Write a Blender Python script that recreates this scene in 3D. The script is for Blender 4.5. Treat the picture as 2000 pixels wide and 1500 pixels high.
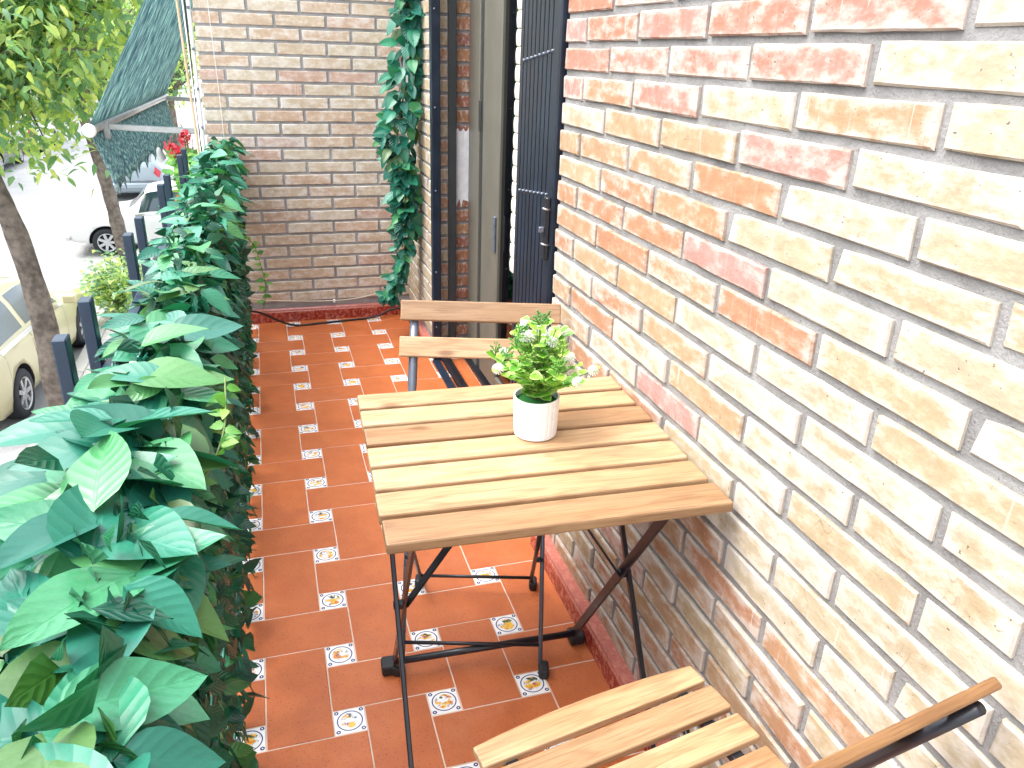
import bpy, bmesh, math, random
from mathutils import Vector, Matrix, Euler
import numpy as np
rnd = random.Random(7)
for o in list(bpy.data.objects): bpy.data.objects.remove(o, do_unlink=True)
S = bpy.context.scene
COL = S.collection
R = math.radians

# ------------------------------------------------------------------ camera
CAMP = (0.137495, -1.313548, 1.357473)
pitch, roll, yaw, fpx = .4040745, .0332695, -.308406, 1522.589
cy_, sy_ = math.cos(yaw), math.sin(yaw)
fw = Vector((-sy_*math.cos(pitch), cy_*math.cos(pitch), -math.sin(pitch)))
rt = Vector((cy_, sy_, 0)); up = rt.cross(fw)
r_ = rt*math.cos(roll) + up*math.sin(roll); u_ = -rt*math.sin(roll) + up*math.cos(roll)
cd = bpy.data.cameras.new('camera'); cam = bpy.data.objects.new('camera', cd); COL.objects.link(cam)
cd.sensor_width = 36; cd.sensor_fit = 'HORIZONTAL'; cd.lens = fpx/2000*36
cd.clip_start = .01; cd.clip_end = 600
cam.matrix_world = Matrix(((r_.x, u_.x, -fw.x, CAMP[0]), (r_.y, u_.y, -fw.y, CAMP[1]), (r_.z, u_.z, -fw.z, CAMP[2]), (0, 0, 0, 1)))
S.camera = cam
# ------------------------------------------------------------------ sky, sun, exposure (bright overcast-ish daylight)
SUN_EL, SUN_AZ = R(60), R(-80)      # azimuth measured from +Y towards +X
W = bpy.data.worlds.new('World'); S.world = W; W.use_nodes = True
wn = W.node_tree.nodes; wl = W.node_tree.links
sky = wn.new('ShaderNodeTexSky'); sky.sky_type = 'NISHITA'; sky.sun_disc = False
sky.sun_elevation = SUN_EL; sky.sun_rotation = SUN_AZ; sky.dust_density = 4.0; sky.air_density = 1.2
hs = wn.new('ShaderNodeHueSaturation'); hs.inputs['Saturation'].default_value = .42
wl.new(sky.outputs[0], hs.inputs['Color']); wl.new(hs.outputs[0], wn['Background'].inputs[0])
wn['Background'].inputs[1].default_value = .15
sd = bpy.data.lights.new('sun', 'SUN'); sun = bpy.data.objects.new('sun', sd); COL.objects.link(sun)
sd.energy = .5; sd.angle = R(80); sd.color = (1, .995, .98)
sdir = Vector((math.sin(SUN_AZ)*math.cos(SUN_EL), math.cos(SUN_AZ)*math.cos(SUN_EL), math.sin(SUN_EL)))
sun.rotation_euler = sdir.to_track_quat('Z', 'Y').to_euler()
S.view_settings.view_transform = 'Standard'; S.view_settings.look = 'None'; S.view_settings.gamma = 1
S.view_settings.exposure = 2.3
S.render.engine = 'CYCLES'

# ------------------------------------------------------------------ helpers
def link(o, parent=None):
    COL.objects.link(o)
    if parent is not None: o.parent = parent
    return o
def obj(name, mesh, mat=None, parent=None):
    o = bpy.data.objects.new(name, mesh)
    if mat is not None and len(mesh.materials) == 0: mesh.materials.append(mat)
    return link(o, parent)
def empty(name, loc=(0, 0, 0), rz=0):
    o = bpy.data.objects.new(name, None); o.empty_display_size = .05
    o.location = loc; o.rotation_euler = (0, 0, rz); return link(o)
def tag(o, label=None, cat=None, group=None, kind=None):
    if label: o['label'] = label
    if cat: o['category'] = cat
    if group: o['group'] = group
    if kind: o['kind'] = kind
    return o
def struct(o): o['kind'] = 'structure'; return o
def pyd(name, v, f, smooth=False, uv=None):
    m = bpy.data.meshes.new(name); m.from_pydata([tuple(p) for p in v], [], f); m.update()
    if smooth: m.polygons.foreach_set('use_smooth', [True]*len(m.polygons))
    return m
def bm_mesh(name, bm, smooth=False):
    bmesh.ops.recalc_face_normals(bm, faces=bm.faces)
    m = bpy.data.meshes.new(name); bm.to_mesh(m); bm.free()
    if smooth: m.polygons.foreach_set('use_smooth', [True]*len(m.polygons))
    return m
def bbox(bm, x0, x1, y0, y1, z0, z1, bev=0, seg=1):
    g = bmesh.ops.create_cube(bm, size=1)
    vs = g['verts']
    for v in vs: v.co = Vector((x0+(v.co.x+.5)*(x1-x0), y0+(v.co.y+.5)*(y1-y0), z0+(v.co.z+.5)*(z1-z0)))
    if bev:
        es = list({e for v in vs for e in v.link_edges})
        bmesh.ops.bevel(bm, geom=es, offset=bev, segments=seg, affect='EDGES', profile=.5)
def boxmesh(name, x0, x1, y0, y1, z0, z1, bev=0, seg=1):
    bm = bmesh.new(); bbox(bm, x0, x1, y0, y1, z0, z1, bev, seg); return bm_mesh(name, bm)
def tube_bm(bm, pts, rad, n=8, caps=True):
    pts = [Vector(p) for p in pts]; rings = []
    rads = rad if isinstance(rad, (list, tuple)) else [rad]*len(pts)
    t0 = (pts[1]-pts[0]).normalized()
    ref = Vector((0, 0, 1)) if abs(t0.z) < .9 else Vector((1, 0, 0))
    a = t0.cross(ref).normalized()
    for i, p in enumerate(pts):
        t = (pts[min(i+1, len(pts)-1)]-pts[max(i-1, 0)]).normalized()
        a = (a - t*a.dot(t)).normalized(); b = t.cross(a)
        rings.append([bm.verts.new(p+(a*math.cos(2*math.pi*k/n)+b*math.sin(2*math.pi*k/n))*rads[i]) for k in range(n)])
    for i in range(len(pts)-1):
        for k in range(n): bm.faces.new((rings[i][k], rings[i][(k+1) % n], rings[i+1][(k+1) % n], rings[i+1][k]))
    if caps: bm.faces.new(rings[0][::-1]); bm.faces.new(rings[-1])
def tube(name, pts, rad, mat, parent=None, n=8):
    bm = bmesh.new(); tube_bm(bm, pts, rad, n); return obj(name, bm_mesh(name, bm, True), mat, parent)
def bar_bm(bm, a, b, wvec, w, t):
    a, b = Vector(a), Vector(b); d = (b-a).normalized(); wv = Vector(wvec); wv = (wv-d*wv.dot(d)).normalized(); tv = d.cross(wv)
    vs = [bm.verts.new(p+wv*sx*w/2+tv*sy*t/2) for p in (a, b) for sx, sy in ((-1, -1), (1, -1), (1, 1), (-1, 1))]
    for f in ((0, 1, 2, 3), (7, 6, 5, 4), (0, 4, 5, 1), (1, 5, 6, 2), (2, 6, 7, 3), (3, 7, 4, 0)): bm.faces.new([vs[i] for i in f])
def flatbar(name, a, b, wvec, w, t, mat, parent=None):
    bm = bmesh.new(); bar_bm(bm, a, b, wvec, w, t)
    bmesh.ops.bevel(bm, geom=list(bm.edges), offset=min(w, t)*.2, segments=1, affect='EDGES')
    return obj(name, bm_mesh(name, bm), mat, parent)
def lathe_mesh(name, prof, n=32, axis='Z'):
    v = []; f = []
    for r, z in prof:
        for k in range(n):
            a = 2*math.pi*k/n
            v.append((r*math.cos(a), r*math.sin(a), z) if axis == 'Z' else (z, r*math.cos(a), r*math.sin(a)))
    for i in range(len(prof)-1):
        for k in range(n): f.append((i*n+k, i*n+(k+1) % n, (i+1)*n+(k+1) % n, (i+1)*n+k))
    return pyd(name, v, f, True)
def spline(pts, n):
    pts = [np.array(p, float) for p in pts]; P = [2*pts[0]-pts[1]]+pts+[2*pts[-1]-pts[-2]]; out = []
    m = len(pts)-1
    for k in range(n+1):
        s = k/n*m; i = min(int(s), m-1); t = s-i
        a, b, c, d = P[i], P[i+1], P[i+2], P[i+3]
        out.append(tuple(.5*(2*b+(c-a)*t+(2*a-5*b+4*c-d)*t*t+(3*b-a-3*c+d)*t**3)))
    return out

class NB:
    """node builder"""
    def __init__(s, name, rough=.5, spec=.5, metal=0):
        s.m = bpy.data.materials.new(name); s.m.use_nodes = True; s.t = s.m.node_tree
        s.b = s.t.nodes['Principled BSDF']; s.set('Roughness', rough); s.set('Specular IOR Level', spec); s.set('Metallic', metal)
    def set(s, k, v):
        if isinstance(v, bpy.types.NodeSocket): s.t.links.new(v, s.b.inputs[k])
        else: s.b.inputs[k].default_value = (*v, 1) if isinstance(v, tuple) and len(v) == 3 else v
        return s
    def n(s, typ, out=0, props=None, **ins):
        nd = s.t.nodes.new(typ)
        for k, v in (props or {}).items(): setattr(nd, k, v)
        for k, v in ins.items():
            k2 = int(k[1:]) if k[0] == 'i' and k[1:].isdigit() else k.replace('_', ' ')
            if isinstance(v, bpy.types.NodeSocket): s.t.links.new(v, nd.inputs[k2])
            else: nd.inputs[k2].default_value = (*v, 1) if isinstance(v, tuple) and len(v) == 3 and nd.inputs[k2].type == 'RGBA' else v
        return nd.outputs[out]
    def math(s, op, a, b=0., c=0., clamp=False): return s.n('ShaderNodeMath', 0, {'operation': op, 'use_clamp': clamp}, i0=a, i1=b, i2=c)
    def mix(s, f, a, b, blend='MIX'):
        nd = s.t.nodes.new('ShaderNodeMix'); nd.data_type = 'RGBA'; nd.blend_type = blend
        for i, v in ((0, f), (6, a), (7, b)):
            if isinstance(v, bpy.types.NodeSocket): s.t.links.new(v, nd.inputs[i])
            else: nd.inputs[i].default_value = (*v, 1) if isinstance(v, tuple) and len(v) == 3 else v
        return nd.outputs[2]
    def ramp(s, f, stops, interp='LINEAR'):
        nd = s.t.nodes.new('ShaderNodeValToRGB'); cr = nd.color_ramp; cr.interpolation = interp
        while len(cr.elements) < len(stops): cr.elements.new(.5)
        for e, (p, c) in zip(cr.elements, stops):
            e.position = p; e.color = (*c, 1) if isinstance(c, tuple) else (c, c, c, 1)
        s.t.links.new(f, nd.inputs[0]); return nd.outputs[0]
    def sm(s, x, a, b): return s.n('ShaderNodeMapRange', 0, {'interpolation_type': 'SMOOTHSTEP'}, i0=x, i1=a, i2=b, i3=0., i4=1.)
    def co(s, which='Object'): return s.n('ShaderNodeTexCoord', ['Generated', 'Normal', 'UV', 'Object'].index(which))
    def xyz(s, v):
        nd = s.t.nodes.new('ShaderNodeSeparateXYZ'); s.t.links.new(v, nd.inputs[0]); return nd.outputs
    def comb(s, x, y, z): return s.n('ShaderNodeCombineXYZ', 0, None, i0=x, i1=y, i2=z)
    def vm(s, op, a, b): return s.n('ShaderNodeVectorMath', 0, {'operation': op}, i0=a, i1=b)
    def noise(s, vec, scale=5., detail=4., rough=.55, out=0): return s.n('ShaderNodeTexNoise', out, None, Vector=vec, Scale=float(scale), Detail=float(detail), Roughness=float(rough))
    def rand(s):
        nd = s.t.nodes.new('ShaderNodeObjectInfo'); return nd.outputs['Random']
    def attr(s, name, typ='OBJECT', out=2):
        nd = s.t.nodes.new('ShaderNodeAttribute'); nd.attribute_type = typ; nd.attribute_name = name; return nd.outputs[out]
    def bump(s, h, strength=.3, dist=.01): s.set('Normal', s.n('ShaderNodeBump', 0, None, Height=h, Strength=float(strength), Distance=float(dist))); return s

def simple(name, col, rough=.5, metal=0, spec=.5, var=.12, nscale=30, bump=.08):
    b = NB(name, rough, spec, metal); c = b.co()
    n1 = b.noise(c, nscale, 5); n2 = b.noise(c, nscale/8, 3)
    f = b.math('ADD', b.math('MULTIPLY', n1, .5), b.math('MULTIPLY', n2, .5))
    lo = tuple(x*(1-var) for x in col); hi = tuple(min(1, x*(1+var)) for x in col)
    b.set('Base Color', b.mix(b.sm(f, .35, .65), lo, hi))
    b.set('Roughness', b.math('ADD', b.math('MULTIPLY', n1, .2), rough-.1))
    if bump: b.bump(n1, bump, .002)
    return b.m

# ------------------------------------------------------------------ materials
def mat_brick(name, stops, washcol, edge_amt, wash_amt):
    b = NB(name, .85, .25); c = b.co(); r = b.rand(); x = b.xyz(c)
    hue = b.attr('hue'); wash = b.attr('wash')
    off = b.vm('ADD', c, b.comb(b.math('MULTIPLY', r, 37.), b.math('MULTIPLY', r, 11.), b.math('MULTIPLY', r, 53.)))
    st = b.vm('MULTIPLY', off, (1., 1., 1.8))
    n1 = b.noise(st, 22, 6, .65); n2 = b.noise(off, 90, 4, .6); n3 = b.noise(st, 9, 3)
    base = b.ramp(b.math('ADD', hue, b.math('MULTIPLY', b.math('SUBTRACT', n3, .5), .22)), stops)
    base = b.mix(b.sm(n1, .3, .7), b.mix(1., base, (.80, .76, .72), 'MULTIPLY'), base)
    ex = b.sm(b.math('ABSOLUTE', x[0]), .085, .124); ez = b.sm(b.math('ABSOLUTE', x[2]), .010, .025)
    edge = b.math('MAXIMUM', ex, ez)
    m = b.math('ADD', b.math('ADD', n1, b.math('MULTIPLY', edge, edge_amt)), b.math('MULTIPLY', b.math('SUBTRACT', wash, .5), wash_amt))
    mask = b.sm(m, .44, .74)
    col = b.mix(b.math('MULTIPLY', mask, .85), base, washcol)
    streak = b.noise(b.vm('MULTIPLY', off, (60., 20., 6.)), 1.5, 3)
    col = b.mix(b.math('MULTIPLY', b.sm(streak, .55, .75), .35), col, b.mix(.5, base, washcol))
    pit = b.sm(b.noise(off, 150, 2), .70, .76)
    col = b.mix(b.math('MULTIPLY', pit, .7), col, (.10, .075, .06))
    dirt = b.sm(b.noise(off, 35, 5, .7), .62, .74)
    col = b.mix(b.math('MULTIPLY', dirt, .42), col, (.20, .16, .12))
    ck = b.noise(b.vm('MULTIPLY', off, (1., 1., .6)), 16, 2, .4)
    crack = b.math('MULTIPLY', b.math('SUBTRACT', 1., b.sm(b.math('ABSOLUTE', b.math('SUBTRACT', ck, .5)), .0015, .006)), b.sm(b.noise(off, 6, 2), .59, .65))
    col = b.mix(b.math('MULTIPLY', crack, .45), col, (.16, .11, .08))
    dr = b.noise(b.vm('MULTIPLY', off, (150., 10., 7.)), 1., 2); drip = b.math('MULTIPLY', b.sm(dr, .64, .70), b.sm(b.noise(off, 5, 1), .52, .6))
    col = b.mix(b.math('MULTIPLY', drip, .6), col, washcol)
    b.set('Base Color', col)
    h = b.math('ADD', b.math('MULTIPLY', n1, .7), b.math('SUBTRACT', b.math('MULTIPLY', n2, .5), b.math('MULTIPLY', pit, .8)))
    b.bump(h, .55, .004); return b.m
M = {}
M['brick_sun'] = mat_brick('brick_facade', [(0, (.435, .385, .285)), (.3, (.41, .325, .205)), (.55, (.405, .225, .130)), (.8, (.39, .185, .125)), (1, (.41, .255, .235))], (.47, .43, .385), .16, .26)
M['brick_back'] = mat_brick('brick_partition', [(0, (.64, .59, .47)), (.35, (.61, .52, .39)), (.65, (.60, .45, .33)), (.85, (.58, .41, .33)), (1, (.60, .51, .45))], (.66, .63, .57), .10, .15)
M['brick_rough'] = mat_brick('brick_rough', [(0, (.40, .30, .18)), (.4, (.38, .20, .10)), (.8, (.30, .11, .07)), (1, (.28, .12, .09))], (.55, .50, .45), .08, .1)
def mat_mortar(name, ca, cb):
    b = NB(name, .95, .15); c = b.co()
    n1 = b.noise(c, 160, 5, .7); n2 = b.noise(c, 14, 4)
    col = b.mix(b.sm(n2, .3, .7), ca, cb); col = b.mix(b.sm(n1, .62, .72), col, (.10, .097, .093))
    b.set('Base Color', col); b.bump(b.math('ADD', n1, n2), .8, .005); return b.m
M['mortar'] = mat_mortar('mortar', (.21, .205, .20), (.30, .295, .29)); M['mortar_back'] = mat_mortar('partition_mortar', (.30, .30, .30), (.39, .385, .38))
def mat_terracotta():
    b = NB('terracotta', .4, .5); c = b.co(); r = b.rand()
    off = b.vm('ADD', c, b.comb(b.math('MULTIPLY', r, 31.), b.math('MULTIPLY', r, 17.), 0.))
    n1 = b.noise(off, 12, 4); n2 = b.noise(off, 230, 2, .6); n3 = b.noise(off, 3, 2)
    col = b.mix(b.sm(n1, .3, .7), (.43, .108, .028), (.50, .138, .038))
    col = b.mix(b.math('MULTIPLY', r, .3), col, (.41, .115, .042))
    col = b.mix(b.math('MULTIPLY', b.sm(n2, .60, .68), .75), col, (.14, .03, .013))
    col = b.mix(b.math('MULTIPLY', b.sm(b.noise(off, 170, 2), .70, .78), .5), col, (.62, .27, .12))
    wc_ = b.n('ShaderNodeNewGeometry', 0); sm1 = b.noise(wc_, 3.2, 5, .65); col = b.mix(b.math('MULTIPLY', b.sm(sm1, .52, .78), .12), col, (.55, .33, .24))
    sm2 = b.noise(b.vm('ADD', wc_, (9., 3., 1.)), 5., 4, .6); col = b.mix(b.math('MULTIPLY', b.sm(sm2, .55, .75), .25), col, (.25, .055, .02))
    b.set('Base Color', col); b.set('Roughness', b.math('ADD', .44, b.math('MULTIPLY', n3, .12)))
    b.bump(b.math('ADD', n1, b.math('MULTIPLY', n2, .15)), .12, .002); return b.m
M['terracotta'] = mat_terracotta()
def mat_inset():
    b = NB('painted_tile', .22, .5); c = b.co(); r = b.rand(); x = b.xyz(c)
    px = b.math('DIVIDE', x[0], .0335); py = b.math('DIVIDE', x[1], .0335)
    rr = b.math('SQRT', b.math('ADD', b.math('MULTIPLY', px, px), b.math('MULTIPLY', py, py)))
    off = b.vm('ADD', c, b.comb(b.math('MULTIPLY', r, 19.), b.math('MULTIPLY', r, 7.), b.math('MULTIPLY', r, 3.)))
    n0 = b.noise(b.vm('MULTIPLY', off, (1., 1.6, 1.)), 48, 2, .5); n1 = b.noise(off, 75, 3, .6); n2 = b.noise(b.vm('ADD', off, (5., 5., 5.)), 62, 2)
    col = (.80, .80, .80)
    inside = b.math('SUBTRACT', 1., b.sm(rr, .56, .66))
    body = b.math('MULTIPLY', b.sm(b.math('SUBTRACT', n0, b.math('MULTIPLY', rr, .16)), .43, .47), inside)
    c1 = b.mix(body, col, b.mix(b.sm(n1, .45, .6), (.80, .50, .06), (.70, .24, .04)))
    top = b.math('MULTIPLY', b.math('MULTIPLY', b.sm(py, .1, .3), inside), b.sm(n2, .52, .56))
    c1 = b.mix(top, c1, (.06, .10, .05))
    line = b.math('MULTIPLY', b.math('SUBTRACT', 1., b.sm(b.math('ABSOLUTE', b.math('SUBTRACT', n0, .47)), .004, .016)), inside)
    c1 = b.mix(b.math('MULTIPLY', line, .75), c1, (.10, .06, .10))
    scr = b.math('MULTIPLY', b.sm(n1, .63, .66), b.math('SUBTRACT', 1., b.sm(rr, .66, .74)))
    c1 = b.mix(b.math('MULTIPLY', scr, .8), c1, (.03, .05, .20))
    ring = b.math('SUBTRACT', 1., b.sm(b.math('ABSOLUTE', b.math('SUBTRACT', rr, .80)), .028, .05))
    ax = b.math('SUBTRACT', b.math('ABSOLUTE', px), .80); ay = b.math('SUBTRACT', b.math('ABSOLUTE', py), .80)
    dd = b.math('SQRT', b.math('ADD', b.math('MULTIPLY', ax, ax), b.math('MULTIPLY', ay, ay)))
    cor = b.math('SUBTRACT', 1., b.sm(b.math('ABSOLUTE', b.math('SUBTRACT', dd, .10)), .035, .055))
    c1 = b.mix(b.math('MAXIMUM', ring, cor), c1, (.012, .022, .14))
    b.set('Base Color', c1); return b.m
M['inset'] = mat_inset()
def mat_skirt():
    b = NB('red_skirting', .18, .5); c = b.co()
    n1 = b.noise(c, 55, 6, .75); n2 = b.noise(c, 13, 3)
    col = b.mix(b.sm(n1, .46, .60), (.27, .025, .016), (.52, .17, .11)); col = b.mix(b.math('MULTIPLY', b.sm(n2, .4, .7), .4), col, (.33, .05, .03))
    z = b.xyz(c)[2]; col = b.mix(b.math('MULTIPLY', b.sm(z, .048, .056), .55), col, (.52, .22, .18))
    b.set('Base Color', col); return b.m
M['skirt'] = mat_skirt()
M['grout'] = simple('grout', (.60, .47, .39), .9, bump=.3)
def mat_wood(name, c0, c1, c2):
    b = NB(name, .42, .45); c = b.co(); r = b.rand()
    off = b.vm('ADD', c, b.comb(b.math('MULTIPLY', r, 23.), b.math('MULTIPLY', r, 41.), b.math('MULTIPLY', r, 5.)))
    st = b.vm('MULTIPLY', off, (2.2, 26., 26.))
    n1 = b.noise(st, 1.3, 5, .6); big = b.noise(b.vm('MULTIPLY', off, (1.2, 9., 9.)), 1.2, 3, .6)
    fib = b.noise(b.vm('MULTIPLY', off, (14., 420., 420.)), 1., 3, .6)
    warp = b.math('ADD', b.math('MULTIPLY', big, 9.), b.math('MULTIPLY', n1, 1.5))
    rings = b.math('FRACT', warp)
    rings = b.math('ABSOLUTE', b.math('SUBTRACT', b.math('MULTIPLY', rings, 2.), 1.))
    col = b.mix(b.sm(n1, .3, .72), c0, c1)
    col = b.mix(b.math('MULTIPLY', b.sm(rings, .5, 1.), .36), col, c2)
    col = b.mix(b.math('MULTIPLY', b.sm(fib, .50, .68), .55), col, c2)
    vo = b.n('ShaderNodeTexVoronoi', 0, {'feature': 'F1'}, Vector=b.vm('MULTIPLY', off, (4.2, 11., 11.)), Scale=1.)
    col = b.mix(b.math('MULTIPLY', b.math('SUBTRACT', 1., b.sm(vo, .03, .13)), .75), col, (.13, .055, .02))
    tone = b.math('MULTIPLY_ADD', r, .5, .72)
    col = b.mix(1., col, b.n('ShaderNodeCombineColor', 0, None, Red=tone, Green=b.math('POWER', tone, 1.15), Blue=b.math('POWER', tone, 1.3)), 'MULTIPLY')
    b.set('Base Color', col); b.set('Roughness', b.math('MULTIPLY_ADD', fib, .2, .34)); b.bump(b.math('ADD', fib, b.math('MULTIPLY', n1, .5)), .12, .001); return b.m
M['wood'] = mat_wood('acacia_wood', (.34, .20, .098), (.425, .285, .16), (.19, .09, .04))
M['wood_dark'] = mat_wood('acacia_wood_brown', (.23, .115, .047), (.31, .175, .08), (.13, .055, .024))
M['wood_mid'] = mat_wood('acacia_wood_mid', (.28, .15, .068), (.36, .22, .115), (.16, .072, .032))
M['black'] = simple('black_steel', (.012, .013, .018), .32, 0, .5, .25, 40, .04)
M['gate'] = simple('navy_gate_paint', (.011, .019, .034), .34, 0, .5, .25, 14, .05)
M['rubber'] = simple('black_plastic', (.012, .013, .016), .55)
M['brownsteel'] = simple('worn_dark_steel', (.035, .016, .014), .25, .3)
M['greysteel'] = simple('grey_tube_steel', (.14, .16, .20), .3, .4)
M['alu'] = simple('olive_aluminium', (.17, .165, .135), .42, .35, .5, .06, 10, .02)
M['alu_dark'] = simple('dark_aluminium', (.045, .05, .052), .4, .3, .5, .1, 10, .02)
M['shutter'] = simple('cream_shutter', (.66, .62, .54), .45, 0, .5, .05)
M['whitepaint'] = simple('white_plaster', (.74, .74, .75), .8)
M['white'] = simple('white_ceramic', (.80, .80, .80), .28, 0, .5, .03, 20, .02)
M['cable'] = simple('black_cable', (.01, .011, .014), .45)
M['cord'] = simple('white_cord', (.62, .57, .46), .7)
M['plaster'] = simple('ceiling_plaster', (.62, .60, .57), .9)
M['awnmetal'] = simple('awning_aluminium', (.50, .52, .52), .35, .3)
M['tan'] = simple('tan_rod', (.52, .40, .26), .5)
M['lattice'] = simple('green_plastic', (.012, .16, .115), .4)
M['stem'] = simple('plant_stem', (.10, .16, .04), .6)
M['bark'] = simple('tree_bark', (.15, .125, .105), .95, 0, .2, .45, 14, 1.)
M['bar'] = simple('railing_paint', (.012, .028, .055), .4, 0, .5, .2, 25, .04)
def mat_glass(name, col=(.02, .03, .03), rough=.03):
    b = NB(name, rough, .8); b.set('Base Color', col); b.set('Coat Weight', .3); return b.m
M['carglass'] = mat_glass('car_glass', (.025, .05, .06))
def mat_pane():
    m = bpy.data.materials.new('door_glass'); m.use_nodes = True; t = m.node_tree; t.nodes.clear()
    o = t.nodes.new('ShaderNodeOutputMaterial'); mx = t.nodes.new('ShaderNodeMixShader'); g = t.nodes.new('ShaderNodeBsdfGlossy'); tr = t.nodes.new('ShaderNodeBsdfTransparent')
    fr = t.nodes.new('ShaderNodeFresnel'); fr.inputs[0].default_value = 1.7; g.inputs['Roughness'].default_value = .02; tr.inputs[0].default_value = (.45, .47, .45, 1)
    t.links.new(fr.outputs[0], mx.inputs[0]); t.links.new(tr.outputs[0], mx.inputs[1]); t.links.new(g.outputs[0], mx.inputs[2]); t.links.new(mx.outputs[0], o.inputs[0]); return m
M['pane'] = mat_pane()
def mat_leaf(name, stops, rough=.32, transl=.25, veins=8., veinamt=.25, bumpamt=.3, margin=None, spec=.5):
    b = NB(name, rough, spec); uv = b.xyz(b.co('UV'))
    r = b.math('FRACT', b.math('ADD', b.rand(), b.attr('tint', 'GEOMETRY', 2)))
    ua = b.math('MULTIPLY', b.math('ABSOLUTE', b.math('SUBTRACT', uv[0], .5)), 2.)
    s = b.math('FRACT', b.math('SUBTRACT', b.math('MULTIPLY', uv[1], veins), b.math('MULTIPLY', ua, 1.9)))
    tri = b.math('ABSOLUTE', b.math('SUBTRACT', b.math('MULTIPLY', s, 2.), 1.))
    vein = b.math('MULTIPLY', b.sm(tri, .86, .98), b.math('SUBTRACT', 1., ua))
    mid = b.math('SUBTRACT', 1., b.sm(ua, .02, .07)); vm_ = b.math('MAXIMUM', vein, mid)
    col = b.ramp(r, stops)
    nz = b.noise(b.co(), 40, 3); col = b.mix(b.math('MULTIPLY', b.sm(nz, .35, .7), .35), col, b.mix(.5, col, (.02, .06, .02), 'MIX'))
    hi = b.mix(1., col, (1.7, 1.6, 1.5), 'MULTIPLY')
    col = b.mix(b.math('MULTIPLY', vm_, veinamt), col, hi)
    if margin: col = b.mix(b.math('MULTIPLY', b.sm(ua, .55, .95), .8), col, margin)
    b.set('Base Color', col)
    b.bump(b.math('SUBTRACT', b.math('MULTIPLY', b.math('SINE', b.math('MULTIPLY', tri, 1.57)), -.8), mid), bumpamt, .004)
    t = b.t; tr = t.nodes.new('ShaderNodeBsdfTranslucent'); mx = t.nodes.new('ShaderNodeMixShader'); mx.inputs[0].default_value = transl
    t.links.new(b.mix(1., col, (1.2, 1.5, .7), 'MULTIPLY'), tr.inputs[0]); t.links.new(b.b.outputs[0], mx.inputs[1]); t.links.new(tr.outputs[0], mx.inputs[2])
    t.links.new(mx.outputs[0], t.nodes['Material Output'].inputs[0]); return b.m
M['leaf'] = mat_leaf('artificial_leaf', [(0, (.011, .13, .088)), (.35, (.022, .19, .125)), (.65, (.042, .24, .13)), (.88, (.07, .27, .09)), (1, (.09, .16, .06))], .30, .16, 8., .22, .20)
M['leaf_plain'] = mat_leaf('artificial_leaf_smooth', [(0, (.013, .12, .088)), (.4, (.024, .18, .125)), (.7, (.05, .24, .12)), (.9, (.07, .21, .05)), (1, (.10, .15, .07))], .34, .16, 7., .10, .10)
M['ivy'] = mat_leaf('dark_ivy_leaf', [(0, (.004, .050, .032)), (.5, (.008, .085, .048)), (.85, (.015, .125, .052)), (1, (.05, .16, .03))], .28, .12, 5.)
M['garland'] = mat_leaf('garland_leaf', [(0, (.010, .105, .075)), (.6, (.020, .165, .12)), (1, (.08, .28, .22))], .20, .1, 7., .6, .9)
M['vine'] = mat_leaf('vine_leaf', [(0, (.06, .24, .05)), (.6, (.13, .36, .06)), (1, (.28, .45, .08))], .4, .3, 4., .3, .2)
M['tree'] = mat_leaf('street_tree_leaf', [(0, (.13, .24, .16)), (.3, (.22, .37, .20)), (.6, (.40, .52, .20)), (.85, (.60, .63, .20)), (1, (.70, .68, .28))], .3, .5, 6., .3, .2)  # leaf greens lifted paler: lens glare over the trees put into the colour
M['potleaf'] = mat_leaf('pot_plant_leaf', [(0, (.10, .34, .03)), (.5, (.20, .48, .04)), (1, (.36, .58, .09))], .35, .25, 3., .2, .2, (.55, .62, .30))
M['moss'] = simple('green_foam', (.008, .11, .012), .95, bump=1.)
M['flower'] = simple('white_flower', (.80, .82, .74), .6)
M['pink'] = simple('red_petal', (.55, .02, .04), .5)
def mat_awning():
    b = NB('awning_fabric', .85, .2); c = b.co('UV')
    st = b.vm('MULTIPLY', c, (30., 12., 1.)); n1 = b.noise(st, 1., 4, .65); n2 = b.noise(b.vm('MULTIPLY', c, (18., 5., 1.)), 1., 3)
    col = b.mix(b.sm(n1, .40, .60), (.11, .27, .30), (.54, .73, .69)); col = b.mix(b.math('MULTIPLY', b.sm(n2, .45, .62), .6), col, (.08, .15, .23))
    b.set('Base Color', col)
    t = b.t; tr = t.nodes.new('ShaderNodeBsdfTranslucent'); mx = t.nodes.new('ShaderNodeMixShader'); mx.inputs[0].default_value = .5
    t.links.new(col, tr.inputs[0]); t.links.new(b.b.outputs[0], mx.inputs[1]); t.links.new(tr.outputs[0], mx.inputs[2]); t.links.new(mx.outputs[0], t.nodes['Material Output'].inputs[0])
    return b.m
M['awning'] = mat_awning()
def mat_road(name, c0, c1, sc):
    b = NB(name, .9, .2); c = b.co(); n1 = b.noise(c, sc, 6, .7); n2 = b.noise(c, .6, 4, .6); n3 = b.noise(b.vm('MULTIPLY', c, (1., .25, 1.)), 2.2, 5)
    col = b.mix(b.sm(n2, .3, .7), c0, c1); col = b.mix(b.math('MULTIPLY', b.sm(n1, .5, .7), .4), col, tuple(x*.6 for x in c0)); col = b.mix(b.math('MULTIPLY', b.sm(n3, .55, .7), .3), col, tuple(x*.55 for x in c0))
    b.set('Base Color', col); b.bump(n1, .6, .01); return b.m
M['road'] = mat_road('worn_road', (.34, .34, .345), (.42, .418, .41), 45)
M['pave'] = mat_road('pavement_concrete', (.40, .385, .365), (.47, .45, .42), 40)
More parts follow.
